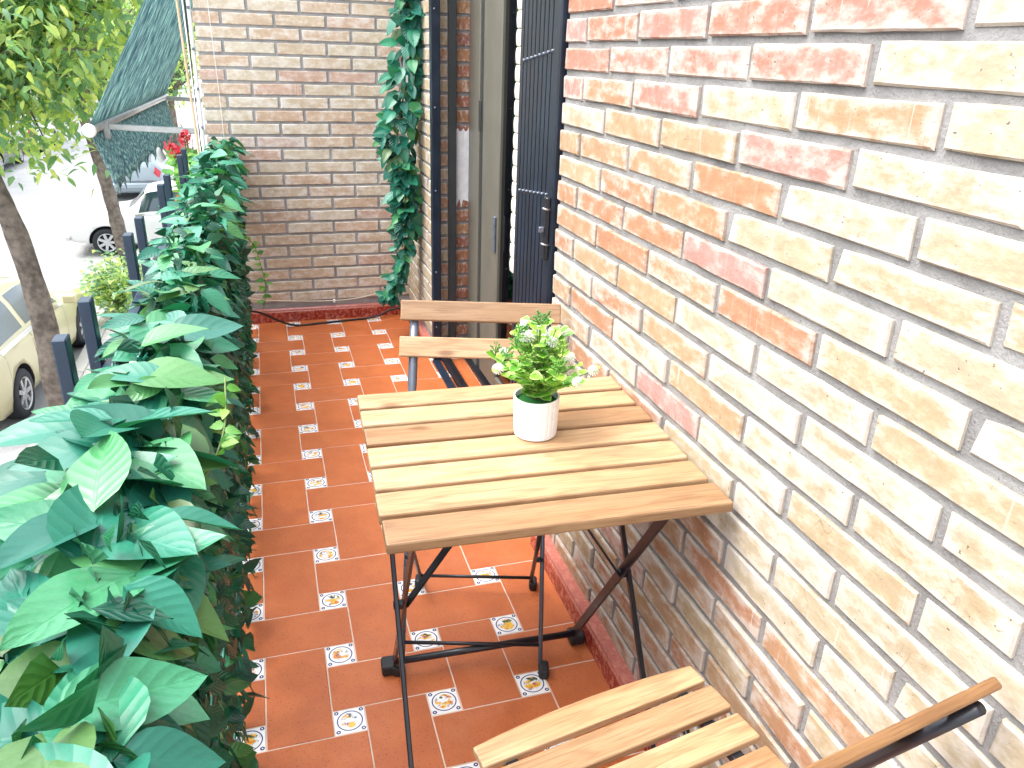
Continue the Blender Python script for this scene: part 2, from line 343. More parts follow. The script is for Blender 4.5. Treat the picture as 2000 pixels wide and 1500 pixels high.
M['soil'] = mat_road('tree_pit_soil', (.30, .20, .14), (.36, .25, .17), 30)
def paint(name, col):
    b = NB(name, .3, .5); b.set('Base Color', col); b.set('Coat Weight', .6); b.set('Coat Roughness', .08); return b.m
M['cream'] = paint('cream_car_paint', (.50, .45, .26)); M['carwhite'] = paint('white_car_paint', (.72, .72, .70)); M['cargrey'] = paint('silver_blue_car_paint', (.30, .36, .42)); M['cardark'] = paint('dark_car_paint', (.03, .035, .045)); M['carred'] = paint('red_car_paint', (.42, .03, .03))
M['tyre'] = simple('tyre_rubber', (.018, .02, .024), .8); M['rim'] = simple('alloy_rim', (.55, .56, .57), .3, .6)
M['redlight'] = mat_glass('red_lamp', (.5, .01, .03), .1); M['clearlight'] = mat_glass('clear_lamp', (.7, .7, .7), .1)
M['chrome'] = simple('bright_trim', (.6, .6, .6), .2, .8)

# ------------------------------------------------------------------ the setting: street
ZS = -3.05
def slab(name, x0, x1, y0, y1, z0, z1, mat, parent=None, bev=0): return obj(name, boxmesh(name, x0, x1, y0, y1, z0, z1, bev), mat, parent)
road = struct(slab('road', -10.4, -2.72, -60, 260, ZS-.4, ZS, M['road']))
ground = struct(obj('ground', pyd('ground', [(-300, -300, ZS-.02), (300, -300, ZS-.02), (300, 400, ZS-.02), (-300, 400, ZS-.02)], [(0, 1, 2, 3)]), M['pave']))
pavement = struct(slab('pavement', -2.52, 1.0, -60, 260, ZS-.3, ZS+.10, M['pave']))
far_pave = struct(slab('pavement', -13.5, -10.4, -60, 260, ZS-.3, ZS+.12, M['pave']))
kerbm = boxmesh('kerb_stone', -.09, .09, -.49, .49, -.3, .12, .015)
for k in range(40):
    o = obj('kerb_stone', kerbm, M['pave'], pavement); o.location = (-2.615, 2.5+k*1.0, ZS)
pitm = []
slabm = boxmesh('paving_slab', -.146, .146, -.146, .146, -.02, .012, .004)
for i in range(5):
    for j in range(26):
        x, y = -2.36+i*.30, 4.9+j*.30
        if x < -2.0 and 6.95 < y < 8.75: continue
        o = obj('paving_slab', slabm, M['pave'], pavement); o.location = (x, y, ZS+.10+rnd.uniform(-.002, .002))
struct(slab('tree_pit', -2.51, -1.92, 7.02, 8.68, ZS, ZS+.108, M['soil']))

# ------------------------------------------------------------------ balcony floor
XW, YB = .80, 2.78          # skirting faces
floor = struct(slab('balcony_floor', -.22, 1.06, -1.9, 2.95, -.24, -.0014, M['grout']))
def floor_tile(name, x0, x1, y0, y1, mat):
    cx, cy = (x0+x1)/2, (y0+y1)/2
    xmax = .965 if .60 < cy < 2.02 else XW+.012
    X0, X1, Y0, Y1 = max(x0, -.2), min(x1, xmax), max(y0, -1.85), min(y1, YB+.012)
    if X1-X0 < .012 or Y1-Y0 < .012: return
    key = (round(X0-cx, 4), round(X1-cx, 4), round(Y0-cy, 4), round(Y1-cy, 4), name)
    if key not in TILES: TILES[key] = boxmesh(name, X0-cx, X1-cx, Y0-cy, Y1-cy, -.012, 0, .0012)
    o = obj(name, TILES[key], mat, floor); o.location = (cx, cy, rnd.uniform(-.0004, .0004)); o.rotation_euler = (rnd.uniform(-.001, .001), rnd.uniform(-.001, .001), 0)
TILES = {}
P_, s_, g_ = .21, .07, .0016
for i in range(-1, 5):
    for j in range(-9, 14):
        x, y = i*P_, j*P_
        floor_tile('painted_tile', x-s_/2+g_, x+s_/2-g_, y-s_/2+g_, y+s_/2-g_, M['inset'])
        cx, cy = x+P_/2, y+P_/2
        hw, hh = (.07, .14) if (i+j) % 2 == 0 else (.14, .07)
        floor_tile('floor_tile', cx-hw+g_, cx+hw-g_, cy-hh+g_, cy+hh-g_, M['terracotta'])

# ------------------------------------------------------------------ brick walls
BL, BH = .2465, .0475
def brick_variants(n, L, H):
    out = []
    for k in range(n):
        bm = bmesh.new(); bbox(bm, -L/2, L/2, -.0, .05, -H/2, H/2)
        front = [e for e in bm.edges if all(abs(v.co.y) < 1e-6 for v in e.verts)]
        bmesh.ops.bevel(bm, geom=front, offset=.0028, segments=1, affect='EDGES')
        bmesh.ops.subdivide_edges(bm, edges=[e for e in bm.edges if e.calc_length() > .15], cuts=4)
        for v in bm.verts:
            if v.co.y < .01:
                v.co += Vector((rnd.uniform(-.0009, .0009), rnd.uniform(-.0006, .0009), rnd.uniform(-.0008, .0008)))
        if k == 0:   # a chipped corner
            sx, sz = rnd.choice((-1, 1)), rnd.choice((-1, 1))
            for v in bm.verts:
                d = (Vector((v.co.x, v.co.z))-Vector((sx*L/2, sz*H/2))).length
                if d < .014 and v.co.y < .01: v.co.x -= sx*.003; v.co.z -= sz*.003; v.co.y += .003
        out.append(bm_mesh('brick', bm))
    return out
BV = brick_variants(9, BL, BH)
def brick(parent, loc, rz, length, hue, wash, mat, proud=0):
    me = rnd.choice(BV)
    o = bpy.data.objects.new('brick', me); link(o, parent)
    if len(me.materials) == 0: me.materials.append(None)
    o.material_slots[0].link = 'OBJECT'; o.material_slots[0].material = mat
    o.location = loc; o.scale = (length/BL, 1, 1+rnd.uniform(-.03, .04))
    o.rotation_euler = (rnd.uniform(-.006, .006), rnd.uniform(-.005, .005), rz+rnd.uniform(-.006, .006))
    o['hue'] = hue; o['wash'] = wash
    return o
XF, YF = .83, 2.795        # brick faces
Z0, DZ = .107, .0601
def course_x(a, b, start, pitch):
    """brick spans between a and b with perpend joints at start+k*pitch"""
    k0 = math.floor((a-start)/pitch)-1; out = []
    for k in range(k0, k0+40):
        x0, x1 = start+k*pitch+.0065, start+(k+1)*pitch-.0065
        x0, x1 = max(x0, a), min(x1, b)
        if x1-x0 > .02: out.append((x0, x1))
    return out
wall = empty('brick_wall', (XF, -.4, 0)); tag(wall, 'long cream and orange brick facade wall beside the slatted table', 'wall')
wall.location = (0, 0, 0)
obj('mortar', boxmesh('mortar', XF+.0065, XF+.30, -1.75, .535, -.02, 2.62), M['mortar'], wall)
for k in range(-1, 41):
    zc = Z0+k*DZ+BH/2+.004
    if zc > 2.3: break
    st = .0275 if k % 2 == 0 else -.0995
    for (y0, y1) in course_x(-1.62, .54, st, .2575):
        y = (y0+y1)/2; z = zc+.012-.013*y
        if z < .08: continue
        bd = -.45+.25*max(0, min(1, (1.25-z)/.4)) + rnd.uniform(-.16, .16)
        if z < .6: bd = -.62 + rnd.uniform(-.2, .25)
        if y < bd: hue = rnd.choice((.02, .08, .14, .2, .26, .1, .04)) if z > .55 else rnd.uniform(.05, .42)
        else:
            hue = rnd.uniform(.38, .66)
            if rnd.random() < .2: hue = rnd.uniform(.12, .3)
            if z > 1.31 or rnd.random() < .10: hue = rnd.uniform(.78, 1.)
        wash = rnd.uniform(.25, .9) if z > .62 else rnd.uniform(.3, .8)
        if hue > .36 and z > .62: wash = rnd.uniform(.1, .7)
        brick(wall, (XF+rnd.uniform(-.0015, .0025), y, z), -math.pi/2, y1-y0, hue, wash, M['brick_sun'])
pier = empty('brick_pier'); tag(pier, 'narrow brick pier between the back corner and the doorway', 'wall')
obj('mortar', boxmesh('mortar', XF+.0065, XF+.30, 2.105, 2.95, -.02, 2.62), M['mortar'], pier)
for k in range(0, 36):
    zc = Z0+k*DZ+BH/2
    for (y0, y1) in course_x(2.10, 2.785, 2.22 if k % 2 else 2.35, .2575):
        brick(pier, (XF+rnd.uniform(-.001, .002), (y0+y1)/2, zc), -math.pi/2, y1-y0, rnd.uniform(.0, .35), rnd.uniform(.2, .8), M['brick_sun'])
    # far jamb bricks: facing the camera
    brick(pier, (.8795, 2.098, zc), 0, .036, rnd.uniform(.2, .6), .4, M['brick_sun'])
    brick(pier, (.966, 2.098, zc), 0, .068, rnd.uniform(.3, 1.), .2, M['brick_rough'])
pw = obj('paint_patch', pyd('paint_patch', [(.934+.066*u, 2.0955-.002*((u*7 % 1) > .5), z) for z, u in [(1.03+.012*math.sin(q*2.1)+.012*rnd.random(), q/8) for q in range(9)]]+[(.934+.066*q/8, 2.0955, .70+.05*rnd.random()) for q in range(9)], [(q, q+1, q+10, q+9) for q in range(8)]), M['whitepaint'], pier)
back = empty('brick_partition'); tag(back, 'shaded beige and pink brick partition wall closing the balcony end', 'wall')
obj('mortar', boxmesh('mortar', -.105, XF+.02, YF+.0075, YF+.13, -.02, 2.62), M['mortar_back'], back)
for k in range(0, 38):
    zb = Z0+k*DZ; zc = zb+BH/2
    sh = -.026*(1.5-zb)/1.35
    for (x0, x1) in course_x(-.115, XF+.005, (.240 if k % 2 == 0 else .355)+sh, .2335):
        brick(back, ((x0+x1)/2, YF+rnd.uniform(-.001, .003), zc), 0, x1-x0, max(0, min(1, rnd.gauss(.42, .27))), rnd.uniform(.1, .8), M['brick_back'])
# skirtings
def skirting(name, a, b, nrm, label):
    a, b = Vector(a), Vector(b); L = (b-a).length; d = (b-a)/L; n = Vector(nrm); t = empty(name); tag(t, label, 'skirting')
    q = .333; k = 0; s = 0
    while s < L-1e-4:
        e = min(L, s+q); w = e-s-.0015
        bm = bmesh.new(); prof = [(.0, .0), (.0, .052), (-.003, .056), (-.004, .064), (-.010, .070), (-.034, .070), (-.034, 0)]
        v0 = [bm.verts.new((0, p, z)) for p, z in prof]; v1 = [bm.verts.new((w, p, z)) for p, z in prof]
        for i in range(len(prof)): j = (i+1) % len(prof); bm.faces.new((v0[i], v0[j], v1[j], v1[i]))
        bm.faces.new(v0[::-1]); bm.faces.new(v1)
        o = obj('skirting_tile', bm_mesh('skirting_tile', bm), M['skirt'], t)
        p = a+d*s; o.matrix_world = Matrix(((d.x, n.x, 0, p.x), (d.y, n.y, 0, p.y), (0, 0, 1, 0.001), (0, 0, 0, 1)))
        s = e
    return t
skirting('wall_skirting', (XW, -1.7, 0), (XW, .535, 0), (-1, 0, 0), 'red mottled skirting tiles along the foot of the long brick wall')
skirting('partition_skirting', (-.10, YB, 0), (XW, YB, 0), (0, -1, 0), 'red mottled skirting tiles along the shaded partition wall')
skirting('pier_skirting', (XW+.004, 2.10, 0), (XW+.004, YB-.035, 0), (-1, 0, 0), 'short red skirting tile at the foot of the narrow pier')

# ------------------------------------------------------------------ doorway: gate, shutter, sliding door, room
gate = empty('folding_gate', (XF+.03, .56, 0)); tag(gate, 'navy black folding security gate pushed together at the doorway', 'gate')
gate.location = (0, 0, 0)
obj('end_post', boxmesh('end_post', XF-.010, XF+.05, .548, .588, .02, 2.2, .004), M['gate'], gate)
for k in range(9):
    y = .603+k*.032
    bm = bmesh.new()   # C channel
    for (x0, x1, a, b) in ((XF-.004, XF+.001, y-.0125, y+.0125), (XF+.001, XF+.028, y-.0125, y-.0095), (XF+.001, XF+.028, y+.0095, y+.0125)): bbox(bm, x0, x1, a, b, .035, 2.19, .001)
    obj('picket', bm_mesh('picket', bm), M['gate'], gate)
for z in (.30, .66, 1.02, 1.36, 1.75):
    for k in range(8):
        y = .603+k*.032
        bm = bmesh.new(); bar_bm(bm, (XF+.012, y, z-.008-.012*(k % 2)), (XF+.012, y+.032, z+.008-.012*(k % 2)), (0, 0, 1), .012, .003)
        m = bm_mesh('scissor_link', bm); obj('scissor_link', m, M['gate'], gate)
        o = obj('rivet', RIV, M['greysteel'], gate) if k else obj('rivet', globals().setdefault('RIV', lathe_mesh('rivet', [(0, -.007), (.0035, -.006), (.004, -.003), (.004, .001)], 8, 'X')), M['greysteel'], gate)
        o.location = (XF-.004, y, z-.006*k*.6)
lk = obj('lock_case', boxmesh('lock_case', XF-.022, XF-.010, .556, .582, .86, 1.02, .003), M['black'], gate)
obj('latch', boxmesh('latch', XF-.035, XF-.022, .562, .574, .93, .945, .002), M['greysteel'], lk)
for z in (.99, .90): tube('staple', [(XF-.012, .552, z), (XF-.03, .548, z+.004), (XF-.03, .56, z+.004)], .0028, M['chrome'], gate, 6)
fp = empty('gate_post'); tag(fp, 'fixed navy black gate post with screw heads at the far jamb', 'post')
obj('post', boxmesh('post', .820, .858, 2.052, 2.092, .0, 2.2, .003), M['gate'], fp)
obj('flange', boxmesh('flange', .858, .8605, 2.085, 2.0915, .0, 2.2), M['gate'], fp)
for z in (.17, .43, .79, 1.13, 1.5): o = obj('screw', bpy.data.meshes['rivet'], M['chrome'], fp); o.location = (.834, 2.0515, z); o.rotation_euler = (0, 0, R(90))
obj('guide_strip', boxmesh('guide_strip', .8995, .931, 2.070, 2.0975, .02, 2.2, .002), M['alu_dark'], fp)
trk = empty('gate_track'); tag(trk, 'black floor track of the folding gate across the threshold', 'track')
tube('round_rail', [(.868, .60, .026), (.868, 2.08, .026)], .021, M['black'], trk, 12)
obj('base_plate', boxmesh('base_plate', .812, .848, .60, 2.05, .001, .009, .002), M['gate'], trk)
# shutter (partly lowered) in front of the near half
shut = empty('roller_shutter'); tag(shut, 'cream roller shutter half lowered behind the folding gate', 'shutter')
nsl = 28; slm = None
bm = bmesh.new(); pr = [(0, -.021), (-.003, -.018), (-.0045, -.008), (-.005, 0), (-.0045, .009), (-.003, .018), (0, .0205), (.002, .0205), (.002, -.021)]
v0 = [bm.verts.new((x, .56, z*1.15)) for x, z in pr]; v1 = [bm.verts.new((x, 1.128, z*1.15)) for x, z in pr]
for i in range(len(pr)): j = (i+1) % len(pr); bm.faces.new((v0[i], v0[j], v1[j], v1[i]))
bm.faces.new(v0[::-1]); bm.faces.new(v1); slm = bm_mesh('slat', bm)
for k in range(30): o = obj('slat', slm, M['shutter'], shut); o.location = (.897, 0, .700+.0495*k)
# aluminium sliding door
door = empty('sliding_door'); tag(door, 'olive aluminium sliding glass door standing in the doorway', 'door')
obj('frame', boxmesh('frame', .99, 1.045, 1.925, 2.095, .0, 2.25, .003), M['alu'], door)
obj('groove', boxmesh('groove', 1.0, 1.05, 1.845, 1.925, .0, 2.25), M['alu_dark'], door)
obj('stile', boxmesh('stile', .985, 1.03, 1.60, 1.845, .03, 2.25, .004), M['alu'], door)
obj('lock', boxmesh('lock', .981, .986, 1.87, 1.90, 1.05, 1.17, .002), M['alu_dark'], door)
obj('glass', boxmesh('glass', .998, 1.004, .60, 1.60, .09, 2.25), M['pane'], door)
obj('bottom_rail', boxmesh('bottom_rail', .986, 1.03, .58, 1.60, .02, .09, .003), M['alu'], door)
obj('near_stile', boxmesh('near_stile', .986, 1.03, .54, .60, .02, 2.25, .003), M['alu'], door)
obj('pull', boxmesh('pull', .976, .985, 1.615, 1.64, .62, .76, .003), M['greysteel'], door)
sill = tag(slab('door_sill', .966, 1.09, .54, 2.09, -.004, .016, M['black'], None, .003), 'black metal sill under the sliding door', 'sill')
for nm, a in (('interior_floor', (1.09, 4.2, -.6, 3.2, -.1, .0)), ('interior_wall', (4.2, 4.3, -.6, 3.2, -.1, 2.6)), ('interior_wall', (1.14, 4.2, 3.2, 3.3, -.1, 2.6)), ('interior_wall', (1.14, 4.2, -.7, -.6, -.1, 2.6)), ('interior_ceiling', (XF+.02, 4.3, -.7, 3.3, 2.62, 2.7)), ('interior_wall', (XF+.02, XF+.3, .537, 2.103, 2.2, 2.62))):
    struct(slab(nm, *a, M['plaster'] if 'wall' in nm or 'ceil' in nm else M['wood_dark']))

# ------------------------------------------------------------------ table
def slat_mesh(name, L, w, t, bev=.0035, bow=0):
    bm = bmesh.new(); bbox(bm, -L/2, L/2, -w/2, w/2, -t, 0, bev, 2)
    if bow:
        bmesh.ops.subdivide_edges(bm, edges=[e for e in bm.edges if abs(e.verts[0].co.x-e.verts[1].co.x) > L*.8], cuts=12)
        for v in bm.verts:
            if v.co.y > 0: v.co.y -= bow*(2*v.co.x/L)**2
    return bm_mesh(name, bm)
tb = empty('bistro_table', (.544, -.111, 0), R(-2.2)); tag(tb, 'small square folding table with seven wooden slats and crossed black legs', 'table')
sm_ = slat_mesh('top_slat', .556, .0665, .019)
for k in range(7):
    me = slat_mesh('top_slat', .556+rnd.uniform(-.002, .002), .0665, .019)
    o = obj('top_slat', me, M['wood_mid'] if k == 4 else M['wood'], tb); o.location = (rnd.uniform(-.0015, .0015), -.2365+k*.0788, .70); o.rotation_euler = (0, 0, rnd.uniform(-.002, .002))
for x in (-.20, .20):
    obj('top_rail', boxmesh('top_rail', x-.011, x+.011, -.245, .245, .672, .681, .002), M['black'], tb)
for sx, xa, xb in ((-1, -.226, -.240), (1, .216, .230)):
    flatbar('leg', (xa, .228, .018), (xa, -.205, .676), (0, 1, .62), .022, .006, M['brownsteel'] if sx < 0 else M['black'], tb)
    flatbar('leg', (xb, -.272, .018), (xb, .175, .676), (0, 1, -.65), .014, .009, M['black'], tb)
    o = obj('foot_cap', boxmesh('foot_cap', xa-.022*(sx < 0)-.008, xa+.022*(sx > 0)+.008, .208, .248, .001, .030, .006, 2), M['rubber'], tb)
    obj('foot_cap', boxmesh('foot_cap', xb-.012, xb+.012, -.292, -.254, .001, .028, .006, 2), M['rubber'], tb)
    obj('pivot', boxmesh('pivot', min(xa, xb)-.006, max(xa, xb)+.006, -.024, -.008, .378, .394, .003), M['black'], tb)
    flatbar('strut', (xa-.006*sx, -.016, .386), (-.02+.05*sx, -.085, .676), (0, 1, .1), .020, .004, M['black'], tb)
tube('stretcher', [(-.226, .205, .046), (.216, .205, .046)], .0085, M['black'], tb, 10)
tube('stretcher', [(-.24, -.262, .034), (.23, -.262, .034)], .0085, M['black'], tb, 10)

# ------------------------------------------------------------------ folding chairs
def chair(loc, rz, label, dark):
    t = empty('folding_chair', loc, rz); tag(t, label, 'chair', 'matching wooden folding chairs')
    wd = M['wood']; wd2 = M['wood_mid'] if dark else M['wood']
    for k in range(5):
        y = .168-k*.062
        o = obj('seat_slat', slat_mesh('seat_slat', .388, .050, .014, .003, .012 if k == 0 else 0), (wd, wd, wd, wd2, wd)[k], t); o.location = (0, y, .452-.004*abs(k-1.5)); o.rotation_euler = (R(-1.0), 0, 0)
    for x in (-.150, .150):
        obj('seat_rail', boxmesh('seat_rail', x-.010, x+.010, -.11, .185, .424, .4375, .002), M['black'], t)
    sl = -.252/.77; up_ = Vector((0, -.417, .77)).normalized()
    def along(z): return .165-.417*z/.77
    for sx in (-1, 1):
        x = sx*.163
        p = [(x, along(z), z) for z in (.02, .30, .52, .56, .60, .66, .770)]
        tube('back_upright' if True else '', p, [.0055, .0055, .006, .0075, .0110 if not dark else .0075, .0110 if not dark else .0075, .0110 if not dark else .0075], M['greysteel'] if not dark else M['black'], t, 10)
        xi = sx*.150
        tube('leg', [(xi, -.160, .02), (xi, .165, .430)], .0055, M['black'], t, 8)
        obj('foot_cap', boxmesh('foot_cap', x-.012+.008*sx, x+.012+.008*sx, .145, .185, .001, .028, .006, 2), M['rubber'], t)
        obj('foot_cap', boxmesh('foot_cap', xi-.011+.006*sx, xi+.011+.006*sx, -.182, -.142, .001, .026, .006, 2), M['rubber'], t)
        obj('pivot', lathe_mesh('pivot', [(0, -.008), (.007, -.008), (.007, .008), (0, .008)], 10, 'X'), M['black'], t).location = (sx*.157, along(.235), .235)
    tube('stretcher', [(-.163, along(.06), .06), (.163, along(.06), .06)], .0045, M['black'], t, 8)
    tube('stretcher', [(-.150, -.130, .055), (.150, -.130, .055)], .0045, M['black'], t, 8)
    for z in (.759, .680):
        n = Vector((0, .77, .417)).normalized(); c = Vector((0, along(z), z))+n*.019
        o = obj('back_slat', slat_mesh('back_slat', .392, .050, .013, .003), M['wood'] if not dark else M['wood_dark'], t)
        o.matrix_local = Matrix(((1, 0, 0, c.x), (0, up_.y, n.y, c.y), (0, up_.z, n.z, c.z), (0, 0, 0, 1)))
    return t
chair((.547, .2265, 0), R(163.5), 'wooden folding chair behind the table with its back towards the doorway', False)
chair((.569, -.671, 0), R(9.5), 'nearest wooden folding chair with slatted seat in front of the table', True)

# ------------------------------------------------------------------ leaves
def leaf_mesh(name, L, Wd, fold, curl, twist, nv=7, shape=.85, nu=4, point=1.):
    v = []; f = []; uvs = []
    for i in range(nv+1):
        s = i/nv
        w = Wd/2*(math.sin(math.pi*min(1, s**shape))**.8)*(1-.25*s*point) if 0 < i < nv else .0006
        a = twist*s
        for j in range(nu+1):
            u = j/nu*2-1
            x = u*w; z = fold*abs(u)*w - curl*L*s*s + .04*L*math.sin(s*math.pi*2+u)*.3
            v.append((x*math.cos(a)-z*math.sin(a)*0, s*L, z+x*math.sin(a))); uvs.append((j/nu, s))
    for i in range(nv):
        for j in range(nu): a = i*(nu+1)+j; f.append((a, a+1, a+nu+2, a+nu+1))
    m = pyd(name, v, f, True); ul = m.uv_layers.new(name='UVMap')
    for l in m.loops: ul.data[l.index].uv = uvs[l.vertex_index]
    return m
def basis(p, d, n, s=1.):
    d = Vector(d).normalized(); n = Vector(n); n = (n-d*n.dot(d))
    n = n.normalized() if n.length > 1e-5 else d.orthogonal().normalized()
    x = d.cross(n)
    return Matrix(((x.x*s, d.x*s, n.x*s, p[0]), (x.y*s, d.y*s, n.y*s, p[1]), (x.z*s, d.z*s, n.z*s, p[2]), (0, 0, 0, 1)))
def join_leaves(name, variants, mats, mat, parent=None):
    V, F, UV, T = [], [], [], []; off = 0
    data = []
    for m in variants:
        vv = np.empty(len(m.vertices)*3); m.vertices.foreach_get('co', vv)
        data.append((vv.reshape(-1, 3), [tuple(p.vertices) for p in m.polygons], [tuple(m.uv_layers[0].data[i].uv) for i in range(len(m.loops))]))
    for q, mx in enumerate(mats):
        vv, ff, uu = data[q % len(data)]; A = np.array(mx)
        V.append(vv@A[:3, :3].T+A[:3, 3]); F += [tuple(i+off for i in p) for p in ff]; UV += uu; off += len(vv); T += [rnd.random()]*len(vv)
    me = bpy.data.meshes.new(name); me.from_pydata(np.concatenate(V).tolist(), [], F); me.update()
    me.polygons.foreach_set('use_smooth', [True]*len(me.polygons))
    ul = me.uv_layers.new(name='UVMap'); ul.data.foreach_set('uv', [c for p in UV for c in p])
    at = me.attributes.new('tint', 'FLOAT', 'POINT'); at.data.foreach_set('value', T)
    return obj(name, me, mat, parent)
BIG = [leaf_mesh('leaf', 1, rnd.uniform(.56, .70), rnd.uniform(.05, .38), rnd.uniform(-.05, .32), rnd.uniform(-.35, .35), 8, rnd.uniform(.72, .9), 6) for _ in range(8)]
SML = [leaf_mesh('leaf', 1, rnd.uniform(.5, .75), rnd.uniform(.1, .5), rnd.uniform(0, .35), rnd.uniform(-.4, .4), 4, .7, 2) for _ in range(6)]

# ------------------------------------------------------------------ railing and artificial hedge
rail = empty('balcony_railing'); tag(rail, 'dark blue black steel railing of flat upright bars outside the hedge', 'railing')
bm = boxmesh('bar', -.010, .010, -.015, .015, -.12, .95, .002)
for y in [-.089+.705*k+e for k in range(-2, 5) for e in (0, .195)][:-2]:
    o = obj('bar', bm, M['bar'], rail); o.location = (-.172, y, 0)
obj('rail', boxmesh('rail', -.159, -.135, -1.6, 2.79, .80, .84, .003), M['bar'], rail)
obj('rail', boxmesh('rail', -.159, -.135, -1.6, 2.79, .06, .10, .003), M['bar'], rail)
hedge = empty('artificial_hedge'); tag(hedge, 'artificial leafy green hedge screen covering the balcony railing', 'hedge')
nodes = []
for k in range(62):
    y = -1.28+k*.0655
    for x in (-.104, -.056, -.010):
        nodes.append((x+rnd.uniform(-.018, .018), y+rnd.uniform(-.02, .02), .895+rnd.uniform(-.03, .02)+(.0 if x > -.08 else -.025)))
big = []
for (x, y, z) in nodes:
    a0 = rnd.uniform(0, 6.28); nn = 4 if rnd.random() < .5 else 3
    for q in range(nn):
        a = a0+q*(6.28/nn)+rnd.uniform(-.5, .5); el = rnd.uniform(-.3, .42)
        if math.cos(a) > .2 and x > -.04: el = rnd.uniform(-.9, .0)
        d = (math.cos(a)*math.cos(el), math.sin(a)*math.cos(el), math.sin(el))
        n = (rnd.uniform(-.45, .45), rnd.uniform(-.55, .35), 1)
        L = rnd.uniform(.092, .135)
        if d[0] > .3 and x > -.03: L *= .75
        if y < -.2: L *= 1.12
        if d[0] < -.1 and y > -.62: L *= .62 if y > -.28 else .82
        big.append((basis((x, y, z+rnd.uniform(-.01, .03)), d, n, L), y, x))
for q in range(260):   # larger leaves lower on the inner side and outer side
    y = rnd.uniform(-1.2, 2.7); inner = rnd.random() < .6
    x = rnd.uniform(-.02, .012) if inner else rnd.uniform(-.15, -.12); z = rnd.uniform(.62, .88) if inner else rnd.uniform(.4, .85)
    d = ((.5 if inner else -.6)+rnd.uniform(-.3, .3), rnd.uniform(-.8, .8), rnd.uniform(-1, .1)); n = ((1 if inner else -1), rnd.uniform(-.5, .5), rnd.uniform(.1, .9))
    big.append((basis((x, y, z), d, n, rnd.uniform(.05, .075)), y+.5, x))
big.sort(key=lambda b: b[1])
singles = [b for b in big if b[1] > -1.02][:300]; sid = set(id(b) for b in singles); rest = [b for b in big if id(b) not in sid]
for q, b in enumerate(singles):
    o = obj('leaf', BIG[q % len(BIG)], M['leaf'], hedge); o.matrix_world = b[0]
    o.material_slots[0].link = 'OBJECT'; o.material_slots[0].material = M['leaf' if rnd.random() < .45 else 'leaf_plain']
tag(join_leaves('top_foliage', [leaf_mesh('tmp', 1, .55, .3, .15, .2, 5, .8, 2), leaf_mesh('tmp', 1, .5, .15, .25, -.2, 5, .8, 2)], [b[0] for b in rest], M['leaf'], hedge), kind='stuff')
ms = []
for q in range(9000):
    y = rnd.uniform(-1.3, 2.76); z = rnd.uniform(.0, .90); z = z if rnd.random() < .8 else rnd.uniform(.5, .92)
    lay = rnd.random(); x = -.012+rnd.uniform(-.03, .012) if lay < .7 else rnd.uniform(-.10, -.03)
    d = (rnd.uniform(-.2, .7), rnd.uniform(-.9, .9), rnd.uniform(-1.1, .25)); n = (1, rnd.uniform(-.8, .8), rnd.uniform(-.2, .9))
    L = rnd.uniform(.034, .064); ms.append(basis((x, y, z+.03), d, n, L))
tag(join_leaves('ivy_foliage', SML, ms, M['ivy'], hedge), kind='stuff')
bm = bmesh.new()
for k in range(60):
    y = -1.28+k*.068
    tube_bm(bm, [(-.110, y, .850), (-.06, y, .868), (.0, y+.01, .86)], .0028, 5)
for x in (-.09, -.05, -.008): tube_bm(bm, [(x, -1.3+k*.1, .856+.006*math.sin(k*1.7)) for k in range(41)], .003, 5)
for k in range(28):
    y = -1.25+k*.143
    tube_bm(bm, [(-.02, y, .0), (-.02, y+.01, .45), (-.018, y, .885)], .003, 5)
for k in range(9): tube_bm(bm, [(-.022, -1.3, .06+.1*k), (-.022, 2.74, .06+.1*k)], .0028, 5)
obj('lattice', bm_mesh('lattice', bm, True), M['lattice'], hedge)
bm = bmesh.new()
for (x, y, z) in nodes:
    for q in range(5):
        a = q*1.2566+x*50; tube_bm(bm, [(x, y, z), (x+.010*math.cos(a), y+.010*math.sin(a), z+.012)], [.0032, .0014], 5)
obj('leaf_socket', bm_mesh('leaf_socket', bm), M['lattice'], hedge)

def vine(name, pts, label, nl, size, mat):
    t = empty(name); tag(t, label, 'vine'); pp = spline(pts, 30); tube('stem', pp, .0016, M['stem'], t, 5)
    for q in range(nl):
        i = 2+int(q/nl*28); p = Vector(pp[i]); a = rnd.uniform(0, 6.28)
        d = Vector((math.cos(a), math.sin(a)*.7, rnd.uniform(-.3, .7)))
        o = obj('leaf', SML[q % 6], mat, t); o.matrix_world = basis(p, d, (rnd.uniform(-.4, .4)+.3, -.7, .7), size*rnd.uniform(.7, 1.2))
vine('vine_sprig', [(-.03, -.42, .78), (.03, -.36, .84), (.055, -.31, .88), (.06, -.25, .93)], 'light green vine sprig poking out of the near hedge', 20, .026, M['vine'])
vine('hanging_vine', [(.0, 2.55, .52), (.05, 2.62, .46), (.075, 2.64, .36), (.09, 2.66, .22), (.07, 2.68, .11)], 'pale green vine trailing from the hedge beside the partition wall', 26, .038, M['vine'])
vine('vine_sprig', [(-.005, .05, .70), (.02, .08, .74), (.035, .10, .79)], 'small yellow green sprig in the middle of the hedge', 10, .03, M['vine'])

